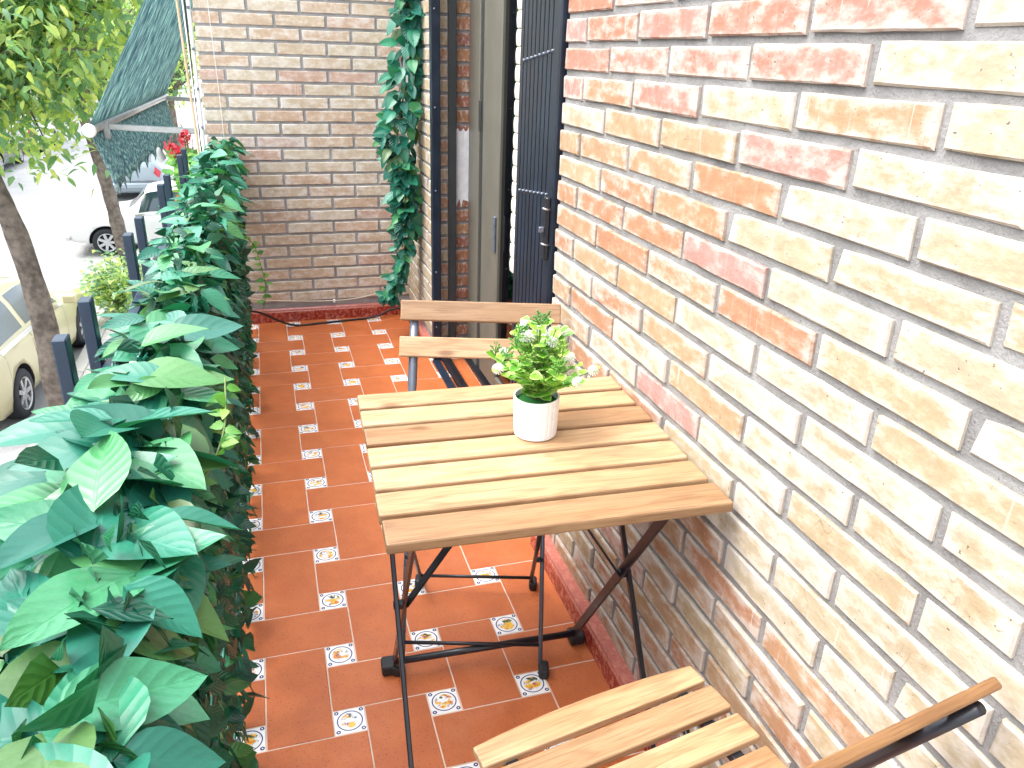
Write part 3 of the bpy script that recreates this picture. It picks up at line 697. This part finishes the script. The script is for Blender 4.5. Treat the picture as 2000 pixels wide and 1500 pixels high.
# garland in the corner
gar = empty('ivy_garland'); tag(gar, 'glossy green leaf garland hanging in the corner by the doorway', 'garland')
gp = spline([(.775, 2.36, 1.75), (.79, 2.36, 1.56), (.80, 2.35, 1.42), (.765, 2.35, 1.21), (.722, 2.35, .97), (.752, 2.36, .82), (.757, 2.38, .66), (.752, 2.40, .47), (.715, 2.42, .30), (.660, 2.44, .195)], 60)
tube('stem', gp, .004, M['stem'], gar, 6)
for q in range(299):
    i = rnd.randrange(0, 60); f = i/60; p = Vector(gp[i]); a = rnd.uniform(0, 6.28)
    wdt = (.062+.03*math.sin(f*6.3)) if f < .5 else (.045 if f < .8 else .022)
    off = Vector((math.cos(a)*wdt, math.sin(a)*wdt*.8, 0))*rnd.uniform(.1, 1.)
    p = p+off; p.x = min(p.x, .80)
    d = off.normalized()*.7+Vector((0, 0, rnd.uniform(-1.2, .3))); d.x = min(d.x, .2)
    n = Vector((math.cos(a)*.5-.25, math.sin(a)*.5-.6, rnd.uniform(0, .9)))
    o = obj('leaf', BIG[q % 8], M['garland'], gar); o.matrix_world = basis(p, d, n, rnd.uniform(.062, .098)*(1 if f < .75 else .75))
ms = []
for q in range(420):
    i = rnd.randrange(0, 60); f = i/60; p = Vector(gp[i]); a = rnd.uniform(0, 6.28); wdt = .06 if f < .5 else (.034 if f < .8 else .016)
    off = Vector((math.cos(a)*wdt, math.sin(a)*wdt, 0))*rnd.uniform(.1, 1.); p = p+off; p.x = min(p.x, .80)
    d = off.normalized()*.6+Vector((0, 0, rnd.uniform(-1.2, .3))); d.x = min(d.x, .2)
    ms.append(basis(p, d, (math.cos(a)*.5-.25, math.sin(a)*.5-.5, rnd.uniform(0, .9)), rnd.uniform(.05, .085)*(1 if f < .75 else .7)))
tag(join_leaves('inner_foliage', BIG[:4], ms, M['garland'], gar), kind='stuff')
obj('hanging_clip', boxmesh('hanging_clip', .755, .765, 2.28, 2.286, 1.215, 1.245, .002), M['white'], gar)

# ------------------------------------------------------------------ pot plant
PX, PY, PZ = .578, -.082, .7002
pot = empty('potted_plant', (PX, PY, PZ)); tag(pot, 'artificial flowering plant in a ribbed white pot on the table', 'potted plant')
n = 96; prof = [(.036, 0), (.0395, .003), (.0405, .01), (.0425, .076), (.0425, .078), (.0395, .078), (.0385, .06)]
v = []; f = []
for i, (rr, z) in enumerate(prof):
    for k in range(n):
        a = 2*math.pi*k/n; q = rr*(1-(.018 if (k % 4 == 0 and 1 < i < 4) else 0)); v.append((q*math.cos(a), q*math.sin(a), z))
for i in range(len(prof)-1):
    for k in range(n): f.append((i*n+k, i*n+(k+1) % n, (i+1)*n+(k+1) % n, (i+1)*n+k))
f.append(tuple(range(n))[::-1]); obj('pot', pyd('pot', v, f, False), M['white'], pot)
obj('foam', lathe_mesh('foam', [(.0395, .067), (.03, .070), (.015, .071), (.0, .072)], 28), M['moss'], pot)
RND = [leaf_mesh('leaf', 1, rnd.uniform(.95, 1.15), rnd.uniform(.1, .35), rnd.uniform(-.1, .3), 0, 6, .62, 4, .0) for _ in range(5)]
bm = bmesh.new(); tips = []
for q in range(40):
    a = rnd.uniform(0, 6.28); rr = rnd.uniform(.0, 1.)**.6; h = (.156-.095*rr**1.5)*rnd.uniform(.75, 1.08); ro = .104*rr*rnd.uniform(.8, 1.15)
    pts = spline([(.004*math.cos(a), .004*math.sin(a), .062), (ro*.35*math.cos(a), ro*.35*math.sin(a), .062+h*.55), (ro*math.cos(a), ro*math.sin(a), .062+h)], 8)
    tube_bm(bm, pts, .0011, 5); tips.append((pts, a, rr))
obj('stem', bm_mesh('stem', bm), M['stem'], pot)
fl = bmesh.new()
for q in range(60):
    z = 1-2*(q+.5)/60; a = q*2.39996; s2 = math.sqrt(1-z*z); d = Vector((s2*math.cos(a), s2*math.sin(a), z))
    tube_bm(fl, [d*.003, d*.0105], [.0005, .0013], 4)
bmesh.ops.create_icosphere(fl, subdivisions=1, radius=.0045)
FLM = bm_mesh('flower', fl)
spr = bmesh.new()
for q in range(26):
    a = rnd.uniform(0, 6.28); h = rnd.uniform(.0, .02); d = Vector((math.cos(a)*.010, math.sin(a)*.010, h+.008)); tube_bm(spr, [(0, 0, h*.7), d], .0005, 4); bmesh.ops.create_icosphere(spr, subdivisions=1, radius=.0019, matrix=Matrix.Translation(d))
SPM = bm_mesh('bud_spray', spr)
for q, (pts, a, rr) in enumerate(tips):
    tip = Vector(pts[-1]); kind = q % 3
    if kind == 0 or q in (4, 10):
        o = obj('flower', FLM, M['flower'], pot); o.location = tip; o.scale = [rnd.uniform(.8, 1.15)]*3; o.rotation_euler = (rnd.random(), rnd.random(), 0)
    elif kind == 1:
        o = obj('bud_spray', SPM, M['vine'] if q % 2 else M['flower'], pot); o.location = tip; o.rotation_euler = (rnd.uniform(-.7, .7), rnd.uniform(-.7, .7), 0)
    for w in range(11):
        i = 2+int(w*.6); p = Vector(pts[min(i, 8)]); b = a+rnd.uniform(-1.6, 1.6)
        d = Vector((math.cos(b), math.sin(b), rnd.uniform(-.2, .7))); o = obj('leaf', RND[(q+w) % 5], M['potleaf'], pot)
        o.matrix_local = basis(p, d, (math.cos(b)*.3-.15, math.sin(b)*.3-.3, 1), rnd.uniform(.015, .025))

# ------------------------------------------------------------------ cables and rods
tag(tube('floor_cable', spline([(-.02, 2.60, .13), (.05, 2.65, .10), (.14, 2.68, .04), (.22, 2.69, .007), (.32, 2.70, .006), (.48, 2.722, .006), (.64, 2.735, .012), (.72, 2.752, .038), (.80, 2.755, .05)], 40), .0055, M['cable']), 'black cable sagging across the floor along the partition skirting', 'cable')
wc = tag(tube('sagging_cord', spline([(-.03, 2.775, .145), (.12, 2.785, .118), (.38, 2.788, .100), (.55, 2.788, .105), (.70, 2.785, .135)], 30), .0028, M['cord']), 'thin cream cord strung low across the partition wall', 'cord')
obj('cable_clip', boxmesh('cable_clip', .425, .437, 2.776, 2.794, .090, .106, .002), M['white'], wc)
tag(tube('hanging_string', spline([(-.042, 2.788, 2.4), (-.041, 2.787, 1.5), (-.036, 2.787, 1.2), (-.035, 2.785, .92)], 20), .0012, M['white']), 'thin white string hanging down the left of the partition wall', 'string')
tag(tube('awning_crank', spline([(-.185, 2.86, 2.3), (-.174, 2.85, 1.52), (-.160, 2.85, .90), (-.158, 2.85, .55)], 20), .006, M['tan']), 'long tan awning crank rod hanging by the partition end', 'rod')
pipe = tag(tube('drain_pipe', [(-.122, 2.80, 2.6), (-.124, 2.80, 1.5), (-.130, 2.80, .9), (-.13, 2.80, .0)], .0085, M['white'], None, 10), 'white plastic tube fixed to the partition end with small clips', 'pipe')
for k in range(12):
    o = obj('clip', boxmesh('clip', -.006, .006, -.012, .004, -.007, .007, .002), M['greysteel'], pipe); o.location = (-.126, 2.796, .3+.17*k)
for dx, m in ((-.145, 'cable'), (-.153, 'white')):
    tag(tube('wall_wire', spline([(dx+.006, 2.83, 2.5), (dx+.004, 2.83, 1.5), (dx-.002+.008*(m == 'white'), 2.83, 1.1), (dx, 2.83, .4)], 20), .0035, M[m]), ('dark' if m == 'cable' else 'pale')+' thin wire running down behind the white tube', 'wire')

# ------------------------------------------------------------------ neighbour's awning and flowers
aw = empty('awning'); tag(aw, 'green marbled drop awning with scalloped valance on the next balcony', 'awning')
A0, A1 = 3.6, 6.4
def AX(s): return -.755+.135*s
def AZ(s): return .887+.016*s
def cloth(name, rows, mat):
    v = [p for r in rows for p in r]; w = len(rows[0]); f = [(i*w+j, i*w+j+1, (i+1)*w+j+1, (i+1)*w+j) for i in range(len(rows)-1) for j in range(w-1)]
    m = pyd(name, v, f, True); ul = m.uv_layers.new(name='UVMap')
    for l in m.loops: i, j = divmod(l.vertex_index, w); ul.data[l.index].uv = (j/(w-1)*4.2, i/(len(rows)-1)*1.2)
    o = obj(name, m, mat, aw); sol = o.modifiers.new('thickness', 'SOLIDIFY'); sol.thickness = .003; return o
cloth('canopy', [[(AX(j/30)*(1-t)+.12*t, A0+(A1-A0)*j/30, (AZ(j/30)+.018)*(1-t)+2.535*t-.05*math.sin(math.pi*t)) for j in range(31)] for t in [i/14 for i in range(15)]], M['awning'])
rows = []
for i in range(7):
    t = i/6; row = []
    for j in range(113):
        s = j/112; y = A0+.02+(A1-A0-.04)*s; sc = abs(math.sin(s*math.pi*14))
        drop = (.27+.06*(1-sc**.6))*t
        row.append((AX(s)-.005+.10*t*(1-.6*s)+.012*math.sin(s*40)*t, y, AZ(s)-.019-drop))
    rows.append(row)
cloth('valance', rows, M['awning'])
bm = bmesh.new(); tube_bm(bm, [(AX(0), A0-.01, AZ(0)), (AX(1), A1, AZ(1))], .023, 14); obj('front_bar', bm_mesh('front_bar', bm, True), M['awnmetal'], aw)
bm = bmesh.new(); tube_bm(bm, [(AX(0)-.024, A0+.01, .868), (AX(1)-.024, A1, .884)], .010, 8); obj('front_trim', bm_mesh('front_trim', bm, True), M['awnmetal'], aw)
obj('end_cap', lathe_mesh('end_cap', [(0, -.006), (.033, -.005), (.036, 0), (.036, .016)], 20, 'Z'), M['white'], aw).matrix_world = Matrix.Translation((-.755, A0-.02, .887)) @ Matrix.Rotation(R(90), 4, 'X') @ Matrix.Scale(-1, 4, (0, 0, 1))
for y, z in ((3.86, .885), (6.3, .90)):
    flatbar('arm', (-.70, y, z), (.72, y-.02, z-.075), (0, 0, 1), .034, .02, M['awnmetal'], aw)
    obj('bracket', boxmesh('bracket', -.73, -.70, y-.015, y+.015, z-.07, z+.025, .005), M['awnmetal'], aw)
obj('top_roller', boxmesh('top_roller', .08, .2, A0, A1, 2.48, 2.58, .02), M['awnmetal'], aw)
nb = empty('geranium_plant', (-.26, 3.45, .18)); tag(nb, 'leafy geranium with red flowers on the neighbouring balcony', 'plant')
obj('planter', boxmesh('planter', -.10, .12, -.35, .35, .18, .36, .01), M['terracotta'], nb)
gm = []
for q in range(420):
    p = (rnd.gauss(.03, .05), rnd.gauss(0, .13), .34+rnd.uniform(0, .26)); a = rnd.uniform(0, 6.28)
    gm.append(basis(p, (math.cos(a), math.sin(a), rnd.uniform(-.3, .5)), (rnd.uniform(-.4, .4), -.5, .8), rnd.uniform(.04, .07)))
tag(join_leaves('foliage', RND, gm, M['vine'], nb), kind='stuff')
for (x, y, z, s) in ((-.06, -.10, .63, .036), (.0, .02, .70, .026), (-.02, .15, .66, .03)):
    fb = bmesh.new()
    for q in range(40):
        d = Vector((rnd.gauss(0, 1), rnd.gauss(0, 1), rnd.gauss(0, 1))).normalized(); t1 = d.orthogonal().normalized()*.35; t2 = d.cross(t1)
        vs = [fb.verts.new((d+a)*s) for a in (t1, t2, -t1, -t2)]; fb.faces.new(vs)
    obj('flower', bm_mesh('flower', fb), M['pink'], nb).location = (x, y, z)
    tube('stalk', [(x, y, z), (x*.5, y*.9, .36)], .003, M['stem'], nb, 5)
nf = struct(slab('neighbour_floor', -.45, .9, 2.95, 9, -.24, .0, M['grout']))
nw = tag(slab('neighbour_facade', XF, XF+.3, 2.96, 9, -.2, 2.62, M['mortar']), 'plain facade wall of the next balcony beyond the partition', 'wall')
# ------------------------------------------------------------------ street trees
def tree(trunk, label, crown, nleaf, size, droop=()):
    t = empty('street_tree', (trunk[0][0], trunk[0][1], ZS)); t.location = (0, 0, 0); tag(t, label, 'tree', 'trees along the street')
    pp = spline(trunk, 24); rad = [.15*(1-.5*i/24)*(1+.12*rnd.random())+(.08 if i == 0 else 0) for i in range(25)]
    tube('trunk', pp, rad, M['bark'], t, 12)
    (cx, cy, cz), (rx, ry, rz) = crown; base = Vector(pp[-1]); bm = bmesh.new(); cl = []
    for q in range(60):
        d = Vector((rnd.gauss(0, 1), rnd.gauss(0, 1), rnd.gauss(.1, 1))).normalized(); s = rnd.uniform(.55, 1.)
        e = Vector((cx+d.x*rx*s, cy+d.y*ry*s, cz+d.z*rz*s)); mid = base.lerp(e, .5)+Vector((rnd.uniform(-.3, .3), rnd.uniform(-.3, .3), rnd.uniform(0, .5)))
        br = spline([base, mid, e], 8); tube_bm(bm, br, [.032*(1-i/9)+.004 for i in range(9)], 5)
        cl += [Vector(br[i]) for i in (4, 5, 6, 7, 8)]
    for e in droop:
        e = Vector(e); br = spline([base, base.lerp(e, .6)+Vector((0, 0, .7)), e], 8); tube_bm(bm, br, [.03*(1-i/9)+.004 for i in range(9)], 5); cl += [Vector(br[i]) for i in (5, 6, 7, 8, 8)]
    obj('limb', bm_mesh('limb', bm, True), M['bark'], t)
    ms = []
    for q in range(nleaf):
        c = rnd.choice(cl); p = c+Vector((rnd.gauss(0, .26), rnd.gauss(0, .26), rnd.gauss(-.05, .2)))
        a = rnd.uniform(0, 6.28); d = (math.cos(a), math.sin(a), rnd.uniform(-1.3, .2)); ms.append(basis(p, d, (rnd.uniform(-.6, .6), rnd.uniform(-.8, .3), 1), size*rnd.uniform(.7, 1.25)))
    tag(join_leaves('crown', [leaf_mesh('t', 1, .5, .3, .2, .2, 3, .8, 2), leaf_mesh('t', 1, .42, .15, .3, -.2, 3, .8, 2)], ms, M['tree'], t), kind='stuff')
tree([(-2.30, 7.95, ZS+.1), (-2.34, 7.95, -2.3), (-2.33, 7.95, -1.5), (-2.40, 7.95, -.64), (-2.50, 7.95, -.1), (-2.60, 7.98, .5)], 'nearest street tree with leaning brown trunk by the cream car', ((-2.35, 8.1, 2.2), (2.0, 2.2, 1.5)), 15000, .13, [(-1.97, 7.9, .42), (-2.5, 7.6, .50), (-1.6, 8.2, .62), (-2.2, 8.3, .52), (-1.2, 8.4, .9)])
tree([(-2.55, 15.4, ZS+.1), (-2.66, 15.4, -2.4), (-2.75, 15.4, -1.4), (-2.88, 15.4, -.45), (-3.0, 15.4, .2)], 'second street tree standing behind the awning end', ((-3.0, 15.6, 2.2), (2.8, 2.8, 2.2)), 12000, .13, [(-4.3, 15, .3), (-1.8, 15.2, .5)])
tree([(-2.1, 22.5, ZS+.1), (-2.12, 22.5, -1.5), (-2.1, 22.5, 0)], 'third street tree seen between awning and partition wall', ((-2.2, 22.6, 2.3), (2.8, 2.8, 2.3)), 6000, .15)
tree([(-11.6, 27, ZS+.1), (-11.6, 27, -1.5), (-11.5, 27, 0)], 'street tree on the far side of the road beyond the near foliage', ((-11.4, 27, 2.2), (3.4, 4.0, 2.9)), 6000, .22)
tree([(-11.8, 37, ZS+.1), (-11.8, 37, -1.5), (-11.7, 37, .2)], 'distant street tree farther along the far pavement', ((-11.0, 37, 2.6), (3.8, 4.5, 3.2)), 6000, .25)
sh = empty('pavement_shrub', (0, 0, 0)); tag(sh, 'yellow green shrub growing on the pavement behind the second railing bar', 'shrub')
ms = []; bm = bmesh.new()
for q in range(60):
    a = rnd.uniform(0, 6.28); rr = rnd.random()**.5; e = Vector((-2.38+.42*rr*math.cos(a), 12.5+.6*rr*math.sin(a), ZS+.15+rnd.uniform(.35, 1.25)*(1-.4*rr)))
    tube_bm(bm, spline([(-2.38, 12.5, ZS+.1), (-2.38+.2*rr*math.cos(a), 12.5+.25*rr*math.sin(a), ZS+.6), e], 5), .006, 4)
    for w in range(22): b = rnd.uniform(0, 6.28); ms.append(basis(e+Vector((rnd.gauss(0, .1), rnd.gauss(0, .1), rnd.gauss(-.12, .16))), (math.cos(b), math.sin(b), rnd.uniform(-.6, .5)), (0, -.3, 1), rnd.uniform(.07, .12)))
obj('stem', bm_mesh('stem', bm), M['stem'], sh); tag(join_leaves('foliage', SML, ms, M['tree'], sh), kind='stuff')
wd = empty('weed_tuft'); tag(wd, 'small green weed tuft at the foot of the nearest street tree', 'weed'); ms = []
for q in range(90): b = rnd.uniform(0, 6.28); ms.append(basis((-2.42+rnd.gauss(0, .07), 7.72+rnd.gauss(0, .1), ZS+.11), (math.cos(b)*.6, math.sin(b)*.6, rnd.uniform(.2, 1)), (0, -.5, 1), rnd.uniform(.06, .13)))
tag(join_leaves('foliage', SML, ms, M['tree'], wd), kind='stuff')

# ------------------------------------------------------------------ cars
def car(name, loc, rz, paint_mat, label, prof, wheels, wr=.31, style='hatch', group='cars parked along the street'):
    """prof: rows (y, z_bottom, z_belt, z_top, half_width, half_top)"""
    t = empty(name, loc, rz); tag(t, label, 'car', group)
    K = [np.array(p, float) for p in prof]; Kp = [2*K[0]-K[1]]+K+[2*K[-1]-K[-2]]
    def sect(v):
        i = min(int(v), len(K)-2); q = v-i; a, b, c, d = Kp[i], Kp[i+1], Kp[i+2], Kp[i+3]
        cr = .5*(2*b+(c-a)*q+(2*a-5*b+4*c-d)*q*q+(3*b-a-3*c+d)*q**3); return .5*cr+.5*(b+(c-b)*q)
    def ring(y, zb, zbelt, zt, hw, ht):
        return [np.array(p) for p in ((hw*.80, y, zb), (hw*.95, y, zb+.03), (hw*.99, y, zb+.18), (hw, y, (zb+zbelt)/2+.06), (hw*.985, y, zbelt-.06), (hw*.955, y, zbelt), (ht+(hw*.955-ht)*.30, y, zbelt+(zt-zbelt)*.70), (ht, y, zt-(zt-zbelt)*.10), (ht*.86, y, zt-.012), (ht*.45, y, zt+.008), (0, y, zt+.014))]
    def Sf(v, u):    # u in -10..10
        rg = ring(*sect(v)); a = abs(u); i = min(int(a), 9); q = a-i; p = rg[10-i]*(1-q)+rg[10-i-1]*q
        return Vector((p[0]*(1 if u >= 0 else -1), p[1], p[2]))
    def patch(nm, v0, v1, u0, u1, mat, off=.004, nv=8, nu=8, par=t, warp=None):
        V = []
        for i in range(nv+1):
            for j in range(nu+1):
                v = v0+(v1-v0)*i/nv; u = u0+(u1-u0)*j/nu
                if warp: v, u = warp(i/nv, j/nu)
                e = .02; p = Sf(v, u); n = (Sf(min(v+e, len(K)-1), u)-Sf(max(v-e, 0), u)).cross(Sf(v, u+e)-Sf(v, u-e))
                n.normalize(); c = Sf(v, 0); c.z -= .4
                if n.dot(p-Vector((0, p.y, sect(v)[2]-.2))) < 0: n = -n
                V.append(p+n*off)
        m = pyd(nm, V, [(i*(nu+1)+j, i*(nu+1)+j+1, (i+1)*(nu+1)+j+1, (i+1)*(nu+1)+j) for i in range(nv) for j in range(nu)], True)
        o = obj(nm, m, mat, par); return o
    nv = (len(K)-1)*6; bm = bmesh.new(); rings = []
    for i in range(nv+1):
        v = i/6; us = [10-k*.5 for k in range(41)]
        rings.append([bm.verts.new(Sf(v, u)) for u in us])
    n = len(rings[0])
    for i in range(nv):
        for k in range(n): bm.faces.new((rings[i][k], rings[i][(k+1) % n], rings[i+1][(k+1) % n], rings[i+1][k]))
    bm.faces.new(rings[0][::-1]); bm.faces.new(rings[-1]); body = obj('body', bm_mesh('body', bm, True), paint_mat, t)
    bm = bmesh.new(); hwid = max(p[4] for p in K)
    for wy in wheels:
        for sx in (-1, 1):
            bmesh.ops.create_cone(bm, cap_ends=True, segments=28, radius1=wr+.055, radius2=wr+.055, depth=.34, matrix=Matrix.Translation((sx*(hwid-.05), wy, wr+.005)) @ Matrix.Rotation(R(90), 4, 'Y'))
    cut = obj('wheel_arch_cut', bm_mesh('wheel_arch_cut', bm), M['tyre'])
    md = body.modifiers.new('arches', 'BOOLEAN'); md.operation = 'DIFFERENCE'; md.object = cut; md.solver = 'EXACT'; md.material_mode = 'TRANSFER'
    cut.matrix_world = Matrix.Translation(loc) @ Matrix.Rotation(rz, 4, 'Z'); bpy.context.view_layer.update()
    nm = bpy.data.meshes.new_from_object(body.evaluated_get(bpy.context.evaluated_depsgraph_get())); body.modifiers.clear(); body.data = nm
    bpy.data.objects.remove(cut, do_unlink=True)
    tp = [(wr*.60, -.10), (wr*.70, -.108), (wr*.92, -.105), (wr*.985, -.085), (wr, -.05), (wr, .05), (wr*.985, .085), (wr*.92, .105), (wr*.70, .108), (wr*.60, .10)]
    ty = lathe_mesh('wheel', tp, 32, 'X'); rb = bmesh.new()
    for k in range(7):
        a = k*2*math.pi/7; c, s = math.cos(a), math.sin(a); c2, s2 = math.cos(a+.02), math.sin(a+.02)
        bar_bm(rb, (.085, c*.04, s*.04), (.092, c*wr*.64, s*wr*.64), (0, -s, c), .055, .02)
    for (r0, x0, r1, x1) in ((wr*.60, .10, wr*.66, .108), (wr*.60, .10, wr*.62, -.02), (0, .10, .055, .098), (.055, .098, .06, .07)):
        q = [[rb.verts.new((x, r*math.cos(2*math.pi*k/24), r*math.sin(2*math.pi*k/24))) for k in range(24)] for r, x in ((max(r0, .001), x0), (r1, x1))]
        for k in range(24): rb.faces.new((q[0][k], q[0][(k+1) % 24], q[1][(k+1) % 24], q[1][k]))
    rimm = bm_mesh('rim', rb); hubm = lathe_mesh('brake_disc', [(.0, .03), (wr*.60, .03)], 20, 'X')
    for wy in wheels:
        for sx in (-1, 1):
            w = obj('wheel', ty, M['tyre'], t); w.location = (sx*(hwid-.115), wy, wr); w.rotation_euler = (0, 0, 0 if sx > 0 else math.pi)
            obj('rim', rimm, M['rim'], w); obj('brake_disc', hubm, M['tyre'], w)
    return t, patch, Sf
hatch = [(-2.08, .42, .62, .70, .70, .52), (-2.04, .30, .72, .96, .80, .56), (-1.92, .22, .90, 1.12, .85, .58), (-1.55, .20, .93, 1.36, .87, .57), (-1.0, .19, .92, 1.45, .875, .58), (-.2, .19, .90, 1.46, .875, .59), (.35, .19, .88, 1.36, .875, .57), (.78, .19, .86, 1.08, .875, .60), (1.1, .19, .84, .96, .87, .68), (1.6, .20, .76, .86, .85, .62), (1.95, .24, .62, .70, .78, .52), (2.10, .34, .52, .56, .66, .45)]
t, pt, Sf = car('parked_car', (-3.70, 10.22, ZS), R(-4.6), M['cream'], 'cream yellow hatchback parked nearest, partly behind the tree trunk', hatch, (-1.28, 1.31), .315)
for sx in (-1, 1):
    pt('side_window', 2.95, 4.3, sx*4.75, sx*3.15, M['carglass'], .004, warp=lambda a, b, s=sx: (2.95+1.35*a+(.55*b*(1-a)), s*(4.75-1.6*b*(1-.15*(1-a)))))
    pt('side_window', 4.45, 6.55, sx*4.75, sx*3.15, M['carglass'], .004, warp=lambda a, b, s=sx: (4.45+(2.1-.95*b)*a, s*(4.75-1.6*b)))
    pt('window_trim', 2.9, 6.7, sx*5.02, sx*4.86, M['chrome'], .006, 16, 1)
    pt('tail_light', .55, 2.2, sx*5.8, sx*4.5, M['redlight'], .008, warp=lambda a, b, s=sx: (.55+1.5*a*(1-.4*b), s*(6.1-1.5*b)))
    pt('head_light', 9.3, 10.2, sx*4.6, sx*3.2, M['clearlight'], .006)
    for v in (2.95, 4.38, 6.55): pt('door_seam', v, v+.012, sx*8.5, sx*5.1, M['tyre'], .0015, 1, 10)
    for v in (3.55, 5.2):
        o = pt('door_handle', v, v+.28, sx*5.55, sx*5.35, paint_mat := M['cream'], .022, 3, 2)
    m_ = obj('mirror', boxmesh('mirror', -.09, .09, -.05, .06, -.06, .07, .03, 2), M['cream'], t); m_.location = (sx*.96, .62, .95)
pt('rear_window', 1.95, 2.9, -2.9, 2.9, M['carglass']); pt('windscreen', 5.75, 7.25, -2.9, 2.9, M['carglass'])
# old white saloon facing the camera
oldc = [(-1.98, .40, .60, .66, .66, .55), (-1.93, .30, .74, .86, .76, .60), (-1.4, .24, .84, .93, .79, .62), (-1.05, .22, .85, 1.02, .80, .56), (-.75, .22, .86, 1.34, .80, .56), (-.1, .22, .86, 1.42, .80, .57), (.35, .22, .86, 1.36, .80, .55), (.62, .22, .86, 1.08, .80, .56), (.85, .22, .85, .95, .80, .64), (1.5, .24, .80, .88, .78, .64), (1.92, .30, .72, .80, .74, .60), (1.98, .40, .58, .62, .66, .55)]
t, pt, Sf = car('parked_car', (-2.06, 18.1, ZS), R(92), M['carwhite'], 'old white car standing across the pavement behind the railing bars', oldc, (-1.2, 1.24), .30)
for sx in (-1, 1):
    pt('side_window', 4.0, 5.0, sx*4.8, sx*3.1, M['carglass']); pt('side_window', 5.1, 6.7, sx*4.8, sx*3.1, M['carglass'], warp=lambda a, b, s=sx: (5.1+(1.6-.6*b)*a, s*(4.8-1.7*b)))
    pt('window_trim', 3.9, 7.0, sx*5.05, sx*4.9, M['chrome'], .008, 12, 1); pt('head_light', 10.1, 10.8, sx*4.6, sx*3.6, M['clearlight'])
pt('windscreen', 6.1, 7.6, -2.9, 2.9, M['carglass']); pt('rear_window', 3.1, 3.9, -2.9, 2.9, M['carglass'])
obj('bumper', boxmesh('bumper', -.78, .78, 1.94, 2.04, .36, .46, .02), M['chrome'], t)
t, pt, Sf = car('parked_car', (-3.55, 26.1, ZS), R(-1), M['cargrey'], 'silver blue hatchback seen from behind beneath the awning valance', hatch, (-1.28, 1.31), .31)
pt('rear_window', 1.95, 2.9, -2.9, 2.9, M['carglass'])
for sx in (-1, 1): pt('tail_light', .6, 1.6, sx*5.2, sx*4.1, M['redlight'], .008); pt('side_window', 2.95, 6.5, sx*4.75, sx*3.3, M['carglass'])
obj('bumper', boxmesh('bumper', -.80, .80, -2.12, -2.02, .36, .52, .03), M['cargrey'], t)
obj('reflector', boxmesh('reflector', .52, .70, -2.135, -2.12, .38, .44), M['redlight'], t)
for loc, mt, lb in (((-9.3, 31.2, ZS), 'cardark', 'dark car parked on the far side of the road under the leaves'), ((-9.3, 37.0, ZS), 'carwhite', 'pale car parked beyond the dark car across the road'), ((-3.5, 33.6, ZS), 'carred', 'red car parked beyond the silver blue hatchback')):
    t, pt, Sf = car('parked_car', loc, R(0), M[mt], lb, hatch, (-1.28, 1.31), .31)
    pt('rear_window', 1.95, 2.9, -2.9, 2.9, M['carglass'])
    for sx in (-1, 1): pt('side_window', 2.95, 6.5, sx*4.75, sx*3.3, M['carglass']); pt('tail_light', .6, 1.6, sx*5.2, sx*4.1, M['redlight'], .008)

# ------------------------------------------------------------------ far building across the road
bl = empty('apartment_building', (-14.2, 0, ZS)); bl.location = (0, 0, 0); tag(bl, 'pale apartment block across the road hidden behind the trees', 'building')
obj('wall', boxmesh('wall', -20, -13.6, -5, 90, ZS, 9), M['plaster'], bl)
wm = boxmesh('window', -.03, .05, -.6, .6, -.7, .7, .02); pm = boxmesh('pane', .05, .06, -.5, .5, -.6, .6)
for i in range(22):
    for z in (-1.3, 1.7, 4.7): w = obj('window', wm, M['white'], bl); w.location = (-13.6, 8+i*3.4, z); obj('pane', pm, M['carglass'], w)
